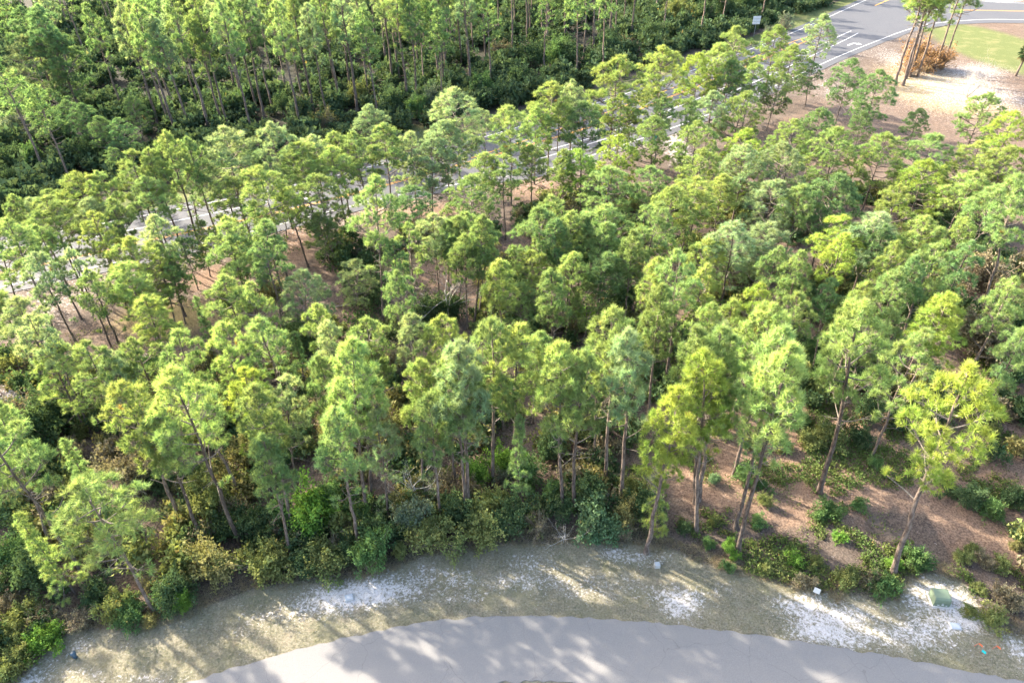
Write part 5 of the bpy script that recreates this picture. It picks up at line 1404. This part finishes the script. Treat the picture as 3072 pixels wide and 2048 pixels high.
def shrub_variant(seed, kind, light=False):
    rng = np.random.default_rng(seed * 31 + ord(kind) + (500 if light else 0))
    nl = 1.25 if kind == 'd' else 0.8 if kind == 'l' else 1.2      # height for radius 1
    # several lobes make the uneven outline
    nlob = {'d': 7, 'l': 8, 't': 6}[kind]
    lob = np.stack([rng.normal(0, 0.38, nlob), rng.normal(0, 0.38, nlob), rng.uniform(0.35, 0.8, nlob) * nl], 1)
    lob[0] = (0, 0, 0.6 * nl)
    lr = rng.uniform(0.34, 0.58, nlob)
    N = (230 if kind == 'd' else 190 if kind == 'l' else 110)
    if light: N = int(N * (0.32 if light > 6 else 0.26))
    w = rng.integers(0, nlob, N)
    d = unit(rng.normal(size=(N, 3)) + np.array([0, 0, 0.35]))
    rad = lr[w][:, None] * rng.uniform(0.55, 1.08, (N, 1)) ** 0.6
    c = lob[w] + d * rad * np.array([1, 1, 0.9])
    c[:, 2] = np.maximum(c[:, 2], 0.06)
    n = {'d': 16, 'l': 14, 't': 6}[kind]
    if not light:                                        # leafy shoots break the outline
        for _ in range(26):
            w0 = rng.integers(0, nlob); d0 = unit(rng.normal(size=3) + np.array([0, 0, 0.6]))
            st = lob[w0] + d0 * lr[w0] * 0.9
            ext = st + d0 * np.linspace(0.05, rng.uniform(0.25, 0.55), 4)[:, None]
            c = np.concatenate([c, ext]); d = np.concatenate([d, np.tile(d0, (4, 1))])
        c[:, 2] = np.maximum(c[:, 2], 0.06)
    if light:
        v, f, a = leaf_quads(rng, c, d, light, 0.24 if light > 6 else 0.34, 0.13)
        keep = np.arange(len(v)).reshape(-1, 4)[:, [0, 1, 2]].ravel()        # one triangle per leaf
        v, a = v[keep].copy(), a[keep]; v[1::3] += (v[1::3] - 0.5 * (v[0::3] + v[2::3])) * 1.2
        f = np.arange(len(v)).reshape(-1, 3)
    else: v, f, a = leaf_quads(rng, c, d, n, 0.105 if kind != 'l' else 0.125, 0.085)
    # stems
    paths, rads = [], []
    ends = c[rng.permutation(len(c))[: (16 if light else 46 if kind != 't' else 100)]]
    for e in ends:
        b0 = np.array([rng.normal(0, 0.10), rng.normal(0, 0.10), -0.05])
        m = b0 * 0.4 + e * 0.55 + np.array([0, 0, 0.12]) + rng.normal(0, 0.05, 3)
        ee = e + unit(e - b0) * (0.12 if kind == 't' else 0.02)
        paths.append(np.stack([b0, m, ee])); rads.append(np.array([0.022, 0.013, 0.005]))
        if kind == 't':
            for _ in range(2):
                dd = unit(ee - m + rng.normal(0, 0.35, 3)) * rng.uniform(0.2, 0.4)
                paths.append(np.stack([m, m + dd * 0.5, m + dd])); rads.append(np.array([0.010, 0.008, 0.004]))
    sv, sf = tubes(paths, rads, 3)
    return (v, f, a), (sv, sf)


SV = {}
for kind, count in (('d', 6), ('l', 5), ('t', 4)):
    SV[kind] = []
    for i in range(count):
        (v, f, a), (sv, sf) = shrub_variant(i + 1, kind)
        fm, sm = mesh_from("foliage", v, f, a), mesh_from("stems", sv, sf)
        fm.materials.append(M['leaf']); sm.materials.append(M['twig'])
        SV[kind].append((fm, sm))
SCOL = {'gold': (0.27, 0.24, 0.10), 'olive': (0.235, 0.25, 0.09), 'dark': (0.105, 0.15, 0.068), 'bright': (0.19, 0.31, 0.06), 'green': (0.145, 0.225, 0.078),
        'brown': (0.26, 0.21, 0.135), 'grey': (0.23, 0.26, 0.165), 'feather': (0.17, 0.245, 0.12), 'rust': (0.36, 0.20, 0.10)}
sr = random.Random(5)
for x, y, R, c, form, label in SHRUBS:
    root = empty("shrub", (x, y, gz1(x, y) - 0.03), sr.uniform(0, 6.28))
    tall = sr.uniform(0.85, 1.25)
    R *= 1.0 if c == 'rust' else 0.62 if y > far_y(x) else 0.8 if x > 11 and y < 50 else 1.1
    root.scale = (R, R * sr.uniform(0.85, 1.1), R * tall * (1.25 if form == 'd' else 1.0))
    tag(root, label, "shrub", "shrubs growing among and in front of the pines")
    fm, sm = sr.choice(SV[form])
    b = SCOL[c]; j = sr.uniform(0.85, 1.15)
    o = link("foliage", fm, None, root); o.color = (b[0] * j, b[1] * j, b[2] * j, 1)
    link("stems", sm, None, root)["kind"] = "stuff"

# ------------------------------------------------------------------ uncountable growth, each kind one object
def merge_copies(name, variants, spots, mat, colors=None):
    """many transformed copies of (verts, faces, var) joined into one mesh"""
    V, Fc, A, b = [], [], [], 0
    for (x, y, zz, s, sz, rot, vi, tint) in spots:
        v, f, a = variants[vi % len(variants)]
        c, sn = math.cos(rot), math.sin(rot)
        w = np.empty_like(v)
        w[:, 0] = (v[:, 0] * c - v[:, 1] * sn) * s + x
        w[:, 1] = (v[:, 0] * sn + v[:, 1] * c) * s + y
        w[:, 2] = v[:, 2] * sz + zz
        V.append(w); Fc.append(f + b); A.append(np.clip(a * tint, 0, 1) if a is not None else np.full(len(v), tint)); b += len(v)
    o = link(name, mesh_from(name, np.concatenate(V), np.concatenate(Fc), np.concatenate(A)), mat)
    return o


ur = random.Random(9)
taken = [(p[0], p[1]) for p in PINES]


def in_lot(x, y):
    return y > verge_y(x) + 2.5 and y < near_y(x) - 9


low = [shrub_variant(40 + i, 'd', 7)[0] for i in range(5)]
low_far = [shrub_variant(50 + i, 'd', 6)[0] for i in range(5)]
mix = {'dark': [], 'olive': [], 'gold': [], 'brown': []}
for _ in range(3300):
    x, y = ur.uniform(-75, 75), ur.uniform(24, 92)
    if not in_lot(x, y): continue
    dens = float(value_noise(np.array([x]), np.array([y]), 6.0, 31)[0])
    open_floor = (x > 11 and y < 47 and x < 36)
    if open_floor or dens < 0.40: continue
    if -50 < x < -6 and 54 < y < 80 and dens < 0.72: continue      # open grassy strip
    s = ur.uniform(0.55, 1.5)
    hue = ur.random()
    mix['dark' if hue < 0.45 else 'olive' if hue < 0.72 else 'gold' if hue < 0.88 else 'brown'].append(
        (x, y, gz1(x, y) - 0.05, s, s * ur.uniform(0.9, 1.5), ur.uniform(0, 6.28), ur.randrange(5), ur.uniform(0.65, 1.05)))
for nm, lab in (('dark', "dark leafy undergrowth filling the gaps beneath the pines"), ('olive', "olive undergrowth filling the gaps beneath the pines"),
                ('gold', "golden undergrowth filling the gaps beneath the pines"), ('brown', "brownish undergrowth filling the gaps beneath the pines")):
    o = merge_copies("undergrowth", low, mix[nm], M['leaf']); o.color = (*SCOL[nm], 1)
    tag(o, lab, "undergrowth", kind="stuff")
spots = []
while len(spots) < 2500:
    x = ur.uniform(-190, 150); y = far_y(x) + 9.5 + ur.random() ** 1.2 * 150
    if abs(x) > 0.72 * y + 12 or y > 310: continue
    s = ur.uniform(1.0, 2.5)
    spots.append((x, y, -0.1, s, s * ur.uniform(0.8, 1.3), ur.uniform(0, 6.28), ur.randrange(5), ur.uniform(0.6, 1.0)))
o = merge_copies("undergrowth", low_far, spots, M['leaf']); o.color = (0.100, 0.138, 0.070, 1)
tag(o, "dense dark undergrowth beneath the tall wood across the highway", "undergrowth", kind="stuff")

def in_gap(x, y):
    c = False
    for (x1, y1), (x2, y2) in zip(GAP, GAP[1:] + GAP[:1]):
        if (y1 > y) != (y2 > y) and x < (x2 - x1) * (y - y1) / (y2 - y1) + x1: c = not c
    return c


# the wood goes on behind and beside the trees that can be told apart
lightv = [pine_variant(60 + i, k, True) for i, k in enumerate('fffftf')]
wood = []
while len(wood) < 215:
    x = ur.uniform(-225, 95); y = far_y(x) + 14 + ur.random() * 170
    if abs(x) > 0.80 * y + 20 or y > 345 or in_gap(x, y): continue
    if any((x - a) ** 2 + (y - b) ** 2 < 16 for a, b in taken): continue
    taken.append((x, y)); wood.append((x, y, ur.uniform(15, 20)))
for _ in range(900):                                     # off the picture's left and right edges
    x, y = ur.choice((-1, 1)) * ur.uniform(20, 95), ur.uniform(20, 85)
    if len(wood) > 280: break
    if abs(x) < 0.76 * (y * 0.795 + 26.7) + 4 or y < verge_y(x) + 2 or y > near_y(x) - 6: continue
    if any((x - a) ** 2 + (y - b) ** 2 < 20 for a, b in taken): continue
    taken.append((x, y)); wood.append((x, y, ur.uniform(11.5, 16.0)))
sp = [(x, y, 0.0, h / PINE_H * ur.uniform(0.95, 1.25), h / PINE_H, ur.uniform(0, 6.28), ur.randrange(6), ur.uniform(0.8, 1.15)) for x, y, h in wood]
o = merge_copies("distant_wood", [v[2] for v in lightv], sp, M['needle']); o.color = (0.25, 0.34, 0.13, 1)
tag(o, "massed pine crowns of the wood that goes on behind", "wood", kind="stuff")
o2 = merge_copies("distant_wood_stems", [(np.concatenate([v[0][0], v[1][0]]), np.concatenate([v[0][1], v[1][1] + len(v[0][0])]), None) for v in lightv], sp, M['bark'])
o2.parent = o

# short grass on the verge and the lawns, low plants on the litter
def tuft_field(name, pts, h0, h1, w, nb, colr, label, seed):
    r = np.random.default_rng(seed)
    n = len(pts)
    c = np.stack([pts[:, 0], pts[:, 1], ground_z(pts[:, 0], pts[:, 1]) - 0.01], 1)
    d = unit(r.normal(size=(n, nb, 3)) * np.array([1, 1, 0.35]) + np.array([0, 0, 0.75]))
    ln = r.uniform(h0, h1, (n, nb, 1))
    sd = unit(np.cross(d, r.normal(size=(n, nb, 3))))
    st = c[:, None] + r.normal(0, 0.05, (n, nb, 3)) * np.array([1, 1, 0])
    v = np.stack([st - sd * w / 2, st + sd * w / 2, st + d * ln], 2).reshape(-1, 3)
    var = np.repeat(np.clip(r.normal(0.45, 0.2, (n, nb)), 0, 1).ravel(), 3)
    o = link(name, mesh_from(name, v, np.arange(len(v)).reshape(-1, 3), var), M['leaf'])
    o.color = (*colr, 1)
    return tag(o, label, "grass", kind="stuff")


gr = np.random.default_rng(3)
P = np.stack([gr.uniform(-42, 48, 200000), gr.uniform(17, 34, 200000)], 1)
zf = zone_fields(P[:, 0], P[:, 1])
ok = (P[:, 1] > res_y(P[:, 0]) - 0.10) & (P[:, 1] < verge_y(P[:, 0]) + 1.5)
patch = value_noise(P[:, 0], P[:, 1], 0.9, 77) * 0.6 + value_noise(P[:, 0], P[:, 1], 0.3, 78) * 0.4
ok &= (patch + 0.35 * gr.random(len(P)) > 0.42 + 0.42 * np.clip(zf["S"], 0, 1.0))
V1 = P[ok][:46000]
tuft_field("verge_grass", V1[: len(V1) // 2], 0.05, 0.13, 0.022, 4, (0.255, 0.235, 0.15), "dry patchy grass on the sandy road verge", 1)
tuft_field("verge_grass", V1[len(V1) // 2:], 0.05, 0.12, 0.022, 4, (0.21, 0.20, 0.11), "greener low grass on the sandy road verge", 2)
P = np.stack([gr.uniform(-44, 50, 90000), gr.uniform(20, 38, 90000)], 1)
dv = P[:, 1] - verge_y(P[:, 0])
ok = (np.abs(dv - 0.9) < 1.3 * value_noise(P[:, 0], P[:, 1], 1.5, 5) + 0.2)
V2 = P[ok][:15000]
tuft_field("tall_dry_grass", V2, 0.18, 0.5, 0.02, 5, (0.31, 0.24, 0.15), "tall tan dry grass where the verge meets the wood", 4)
# isle grass beyond the lower road
P = np.stack([gr.uniform(-14, 16, 26000), gr.uniform(18.5, 22.4, 26000)], 1)
P = P[P[:, 1] < res_y(P[:, 0]) - 4.62]
tuft_field("island_grass", P[:12000], 0.05, 0.12, 0.025, 4, (0.20, 0.22, 0.075), "thin strip of grass on the lower road's far kerb side", 6)
# litter floor plants
P = np.stack([gr.uniform(9, 48, 60000), gr.uniform(27, 56, 60000)], 1)
dens = value_noise(P[:, 0], P[:, 1], 2.6, 91) * 0.7 + value_noise(P[:, 0], P[:, 1], 0.8, 92) * 0.3
ok = (P[:, 1] > verge_y(P[:, 0]) + 0.5) & (dens > 0.56)
P = P[ok][:9500]
c = np.stack([P[:, 0], P[:, 1], ground_z(P[:, 0], P[:, 1]) + 0.10], 1)
lv, lf, la = leaf_quads(gr, c, np.tile(np.array([0, 0, 1.0]), (len(c), 1)), 8, 0.17, 0.12)
o = link("low_plants", mesh_from("low_plants", lv, lf, la), M['leaf']); o.color = (0.155, 0.19, 0.06, 1)
tag(o, "low leafy plants scattered over the reddish pine litter", "ground cover", kind="stuff")
P = np.stack([gr.uniform(-60, 60, 60000), gr.uniform(27, 90, 60000)], 1)
dens = value_noise(P[:, 0], P[:, 1], 3.1, 93)
ok = (P[:, 1] > verge_y(P[:, 0]) + 0.5) & (P[:, 1] < near_y(P[:, 0]) - 4) & (dens > 0.66)
P = P[ok][:5000]
c = np.stack([P[:, 0], P[:, 1], ground_z(P[:, 0], P[:, 1]) + 0.12], 1)
lv, lf, la = leaf_quads(gr, c, np.tile(np.array([0, 0, 1.0]), (len(c), 1)), 7, 0.17, 0.13)
o = link("low_plants", mesh_from("low_plants", lv, lf, la), M['leaf']); o.color = (0.17, 0.18, 0.07, 1)
tag(o, "low weeds growing on the shaded floor of the wood", "ground cover", kind="stuff")

# ------------------------------------------------------------------ bare and dead trees, palm
def branching(rng, p0, d0, L, r, depth, m, kids=(2, 4), spread=0.6, up=0.1):
    pts, p, d = [Vector(p0)], Vector(p0), Vector(d0).normalized()
    for i in range(4):
        d = (d + Vector((rng.gauss(0, 0.13), rng.gauss(0, 0.13), rng.gauss(0.03, 0.1) + up * 0.2))).normalized()
        p = p + d * L / 4; pts.append(p.copy())
    m.tube(pts, [r, r * 0.85, r * 0.7, r * 0.55, r * 0.4], 5 if depth > 1 else 3, False)
    if depth <= 0: return
    for _ in range(rng.randint(*kids)):
        t = rng.randint(1, 4)
        dd = (d + Vector((rng.gauss(0, spread), rng.gauss(0, spread), rng.gauss(up, spread * 0.6)))).normalized()
        branching(rng, pts[t], dd, L * rng.uniform(0.5, 0.8), r * 0.5, depth - 1, m, kids, spread, up)


def dead_tree(name, loc, stems, L, r, depth, mat, label, cat, lean=(0, 0, 1), seed=1, spread=0.6, up=0.1):
    rng = random.Random(seed)
    root = empty(name, (loc[0], loc[1], gz1(*loc[:2]) - 0.05))
    tag(root, label, cat)
    mt, mb = MB(), MB()
    for s in range(stems):
        d = Vector((lean[0] + rng.gauss(0, 0.12 if stems == 1 else 0.45), lean[1] + rng.gauss(0, 0.12 if stems == 1 else 0.45), lean[2])).normalized()
        pts = [d * L * 0.5 * t + Vector((0, 0, 0.0)) for t in (0, 0.5, 1.0)]
        mt.tube(pts, [r, r * 0.85, r * 0.7], 6)
        for _ in range(3 if stems > 1 else 7):
            b = d * L * rng.uniform(0.2, 0.5)
            branching(rng, b, (d * 0.6 + Vector((rng.gauss(0, spread), rng.gauss(0, spread), rng.gauss(up, 0.4)))), L * rng.uniform(0.3, 0.55), r * 0.55, depth, mb, (2, 4), spread, up)
    mt.build("trunk", mat, root, True)
    mb.build("branches", mat, root, True)["kind"] = "stuff"
    return root


dead_tree("dead_snag", (-6.6, 60.4), 1, 8.5, 0.10, 2, M['dead'], "bleached white dead snag with bare crooked branches among slim trunks", "dead tree", (-0.12, -0.1, 1), 8, 0.75, 0.0)
dead_tree("bare_bush", (86.2, 131.0), 9, 6.2, 0.06, 2, M['dead'], "pale leafless bush spreading on the sandy clearing", "bush", (0, 0, 1), 4, 0.45, 0.35)
dead_tree("bare_sapling", (3.6, 32.6), 1, 2.6, 0.035, 2, M['dead'], "small whitish leafless sapling at the verge before the pines", "sapling", (0, 0, 1), 6, 0.7, 0.0)
dead_tree("bare_bush", (60.5, 160.6), 10, 4.6, 0.05, 1, M['twig'], "grey upright bare stems poking up beside the highway", "bush", (0, 0, 1), 14, 0.2, 0.9)
dead_tree("bare_sapling", (-7.4, 36.2), 1, 5.0, 0.05, 2, M['dead'], "grey leafless sapling spreading twigs behind a slim front trunk", "sapling", (-0.1, 0, 1), 16, 0.7, 0.1)
# fallen wood
root = empty("fallen_log", (-15.4, 67.0, 0.0)); tag(root, "brown fallen log lying in the gap between left pines", "log")
m = MB(); m.tube([(-1.9, -1.6, 0.22), (-0.6, -0.5, 0.25), (1.3, 1.1, 0.22)], [0.17, 0.16, 0.13], 8); m.build("log_stem", M['wood'], root, True)
m = MB(); m.tube([(-4.2, -2.4, 0.12), (-2.6, -2.0, 0.2), (-0.4, -1.0, 0.16)], [0.05, 0.055, 0.04], 6); m.build("broken_limb", M['dead'], root, True)
m = MB(); rg = random.Random(3); branching(rg, (0, 0, 0.15), (0.8, 0.55, 0.05), 4.2, 0.06, 1, m, (2, 3), 0.35, 0.0)
o = m.build("fallen_branch", M['dead'], None, True, (-53.2, 52.4, 0.1)); tag(o, "pale fallen branch lying on the white sand at far left", "branch")

def palm(loc):
    rng = random.Random(2)
    root = empty("palm_tree", (loc[0], loc[1], 0)); tag(root, "dark cabbage palm standing alone at the lawn's edge", "palm tree")
    MB().tube([(0, 0, -0.2), (0.12, 0.05, 1.5), (0.35, 0.1, 3.0), (0.62, 0.12, 4.6)], [0.27, 0.2, 0.19, 0.21], 10).build("trunk", M['bark'], root, True)
    top = Vector((0.62, 0.12, 4.6))
    for i in range(34):
        az = i * 2.4 + rng.uniform(-.2, .2); el = math.radians(75 - 118 * (i / 33) ** 0.9 + rng.uniform(-8, 8))
        d = Vector((math.cos(az) * math.cos(el), math.sin(az) * math.cos(el), math.sin(el)))
        L = rng.uniform(1.0, 1.35)
        tip = top + d * L + Vector((0, 0, -0.12))
        V, Fc = [], []
        m = MB(); m.tube([top, top + d * L * 0.5 + Vector((0, 0, 0.03)), tip], [0.025, 0.02, 0.012], 4)
        side = d.cross(Vector((0, 0, 1))).normalized(); upv = side.cross(d)
        for k in range(19):
            a = math.radians(-115 + 230 * k / 18)
            dl = (d * math.cos(a) + side * math.sin(a) - upv * 0.1).normalized()
            ll = rng.uniform(0.75, 0.95) * (1 - 0.25 * abs(a) / 2)
            mid = tip + dl * ll * 0.6; end = tip + dl * ll + Vector((0, 0, -0.32 * ll))
            w = dl.cross(upv).normalized() * 0.055
            m.add([tip, mid + w, end, mid - w], [(0, 1, 2, 3)])
        o = m.build("frond", M['frond'], root); o.color = (0.045, 0.075, 0.03, 1) if i < 30 else (0.13, 0.10, 0.05, 1)


palm((102.2, 142.7))

# ------------------------------------------------------------------ street furniture
def rot_empty(name, x, y, rz, label, cat, z=0.0):
    r = empty(name, (x, y, z), rz); tag(r, label, cat); return r


# pad-mounted transformer
r = rot_empty("transformer_cabinet", 29.3, 27.3, math.radians(-9), "squat olive-green transformer cabinet on the white sand", "utility cabinet", gz1(29.3, 27.3) + 0.02)
MB().box((-0.62, -0.60, -0.12), (0.62, 0.60, 0.08), 0.03).build("pad", M['concrete'], r)
m = MB()
prof = [(-0.50, 0.08), (-0.50, 0.50), (-0.43, 0.68), (-0.30, 0.76), (0.42, 0.78), (0.50, 0.70), (0.50, 0.08)]
n = len(prof)
xs = [(-0.52, 0.03), (-0.49, 0.0), (0.49, 0.0), (0.52, 0.03)]
vs = []
for X, ins in xs: vs += [(X, yy * (1 - ins), 0.08 + (zz - 0.08) * (1 - ins)) for yy, zz in prof]
fs = [tuple(range(n)), tuple(range(3 * n + n - 1, 3 * n - 1, -1))]
for k in range(3): fs += [(k * n + i, k * n + n + i, k * n + n + (i + 1) % n, k * n + (i + 1) % n) for i in range(n)]
m.add(vs, fs).build("cabinet", M['cabinet'], r)
MB().box((-0.53, -0.515, 0.47), (0.53, -0.502, 0.495)).build("lid_seam", M['cabinet'], r)
for i, (a, w) in enumerate(((-0.22, 0.14), (0.05, 0.16), (0.30, 0.10))):
    MB().box((a - w / 2, -0.506, 0.16 + 0.05 * (i % 2)), (a + w / 2, -0.502, 0.24 + 0.05 * (i % 2))).build("label_plate", M['white'], r)
MB().box((-0.06, -0.54, 0.36), (0.06, -0.503, 0.42), 0.01).build("latch", M['steel'], r)
# flush box lids
def utility_box(x, y, rz, w, d, h, label, mat, cat="utility box"):
    r = rot_empty("utility_box", x, y, rz, label, cat, gz1(x, y))
    MB().box((-w / 2, -d / 2, -0.1), (w / 2, d / 2, h), 0.02).build("box_body", M['concrete'], r)
    MB().box((-w / 2 + 0.03, -d / 2 + 0.03, h - 0.015), (w / 2 - 0.03, d / 2 - 0.03, h + 0.03), 0.012).build("lid", mat, r)
    for s in (-1, 1): MB().box((s * w * 0.38 - 0.025, -0.025, h + 0.03), (s * w * 0.38 + 0.025, 0.025, h + 0.038)).build("lid_bolt", M['steel'], r)
utility_box(29.45, 25.35, math.radians(-8), 0.68, 0.52, 0.06, "flat pale blue box lid set in sand below the cabinet", M['lid_blue'])
utility_box(-11.8, 28.25, math.radians(14), 0.62, 0.50, 0.16, "pale utility box on the sand before the left shrubs", M['lid_blue'])
utility_box(10.3, 30.45, math.radians(6), 0.40, 0.36, 0.32, "small grey utility box where verge narrows before open pines", M['lid_blue'])
r = rot_empty("pedestal", -29.2, 24.3, 0.4, "dark blue round-capped pedestal on the verge at lower left", "utility pedestal", gz1(-29.2, 24.3))
MB().tube([(0, 0, -0.1), (0, 0, 0.42)], [0.14, 0.13], 12).build("post_body", M['dark_cap'], r, True)
MB().tube([(0, 0, 0.42), (0, 0, 0.45), (0, 0, 0.53), (0, 0, 0.57)], [0.13, 0.19, 0.17, 0.06], 14).build("cap", M['dark_cap'], r, True)
# lot sign
r = rot_empty("lot_sign", 20.85, 27.75, math.radians(-30), "small blank white board on a stake beside dry grass", "sign", gz1(20.85, 27.75))
MB().box((-0.025, 0.0, -0.2), (0.025, 0.04, 0.80)).build("stake", M['wood'], r)
MB().box((-0.21, -0.03, 0.45), (0.21, -0.008, 0.98), 0.0).build("board", M['white'], r)
# survey flags
for x, y, matn, fx, lab in ((30.05, 23.5, 'cyan', 0.05, "cyan survey flag in green grass by the lower road"), (29.98, 23.95, 'orange', -0.1, "orange ribbon flag bent beside the cyan flag"), (31.05, 23.75, 'orange', 0.1, "orange survey flag farthest right in the green grass")):
    r = rot_empty("survey_flag", x, y, 0.3 * fx, lab, "flag", gz1(x, y)); r.scale = (0.75, 0.75, 0.75)
    lean = 0.25 if matn == 'orange' else 0.08
    MB().tube([(0, 0, -0.05), (lean * 0.4, 0, 0.25), (lean, 0, 0.48)], 0.012, 5).build("wire", M['orange' if matn == 'orange' else 'wire'], r)
    m = MB(); w, h = (0.32, 0.24) if matn == 'cyan' else (0.26, 0.12)
    pts = [(lean + w * t, 0.05 * math.sin(t * 5) - 0.12 * t, 0.48 - 0.10 * t) for t in (0, 0.33, 0.66, 1)]
    vs = [(a, b, c) for a, b, c in pts] + [(a, b - 0.08, c - h) for a, b, c in pts] + [(a, b + 0.006, c) for a, b, c in pts] + [(a, b - 0.074, c - h) for a, b, c in pts]
    m.add(vs, [(i, i + 1, i + 5, i + 4) for i in range(3)] + [(i + 9, i + 8, i + 12, i + 13) for i in range(3)])
    m.build("flag_sheet", M[matn], r)


def post_sign(name, x, y, rz, label, panels, posts, h, mat, cat="sign"):
    r = rot_empty(name, x, y, rz, label, cat)
    for px in posts: MB().box((px - 0.035, 0.0, -0.3), (px + 0.035, 0.05, h)).build("post", M['steel'], r)
    for (x0, x1, z0, z1) in panels:
        MB().box((x0, -0.03, z0), (x1, -0.006, z1), 0.008).build("panel", mat, r)
    return r


post_sign("route_sign", 59.5, 177.4, math.radians(8), "white route sign of paired plates on a tall post across highway",
          [(-0.95 + 0.98 * i, -0.02 + 0.98 * i, 2.6 + 0.62 * j, 3.18 + 0.62 * j) for i in range(2) for j in range(3)], (0.0,), 4.4, M['white'])
post_sign("highway_sign", -15.6, 87.2, math.radians(72), "white highway sign seen edge-on from behind beside double posts", [(-1.0, 1.0, 1.5, 3.0)], (-0.7, 0.7), 3.1, M['white'])
post_sign("street_sign", 22.6, 104.6, math.radians(28), "green sign panel showing between golden crowns near the highway", [(-0.75, 0.75, 2.6, 3.9)], (-0.5, 0.5), 4.0, M['green_sign'])
post_sign("street_sign", 1.3, 97.2, math.radians(80), "slim green street sign edge-on at the highway's near edge", [(-0.5, 0.5, 2.0, 2.5)], (0.0,), 2.6, M['green_sign'])
post_sign("notice_sign", 47.3, 173.4, math.radians(-30), "small grey tilted plate low on the bank across highway", [(-0.5, 0.5, 0.6, 1.4)], (0.0,), 1.4, M['white'])
post_sign("notice_sign", 43.3, 170.2, math.radians(60), "small bright white plate beside the grey tilted plate", [(-0.35, 0.35, 0.4, 1.1)], (0.0,), 1.1, M['white'])
r = rot_empty("marker_post", 77.2, 201.4, 0.2, "short white marker post on far grass near dark shrubs", "marker post")
MB().box((-0.13, -0.03, -0.2), (0.13, 0.03, 1.7), 0.02).build("post_blade", M['white'], r)
MB().box((-0.10, -0.036, 1.35), (0.10, -0.031, 1.6)).build("reflector", M['steel'], r)
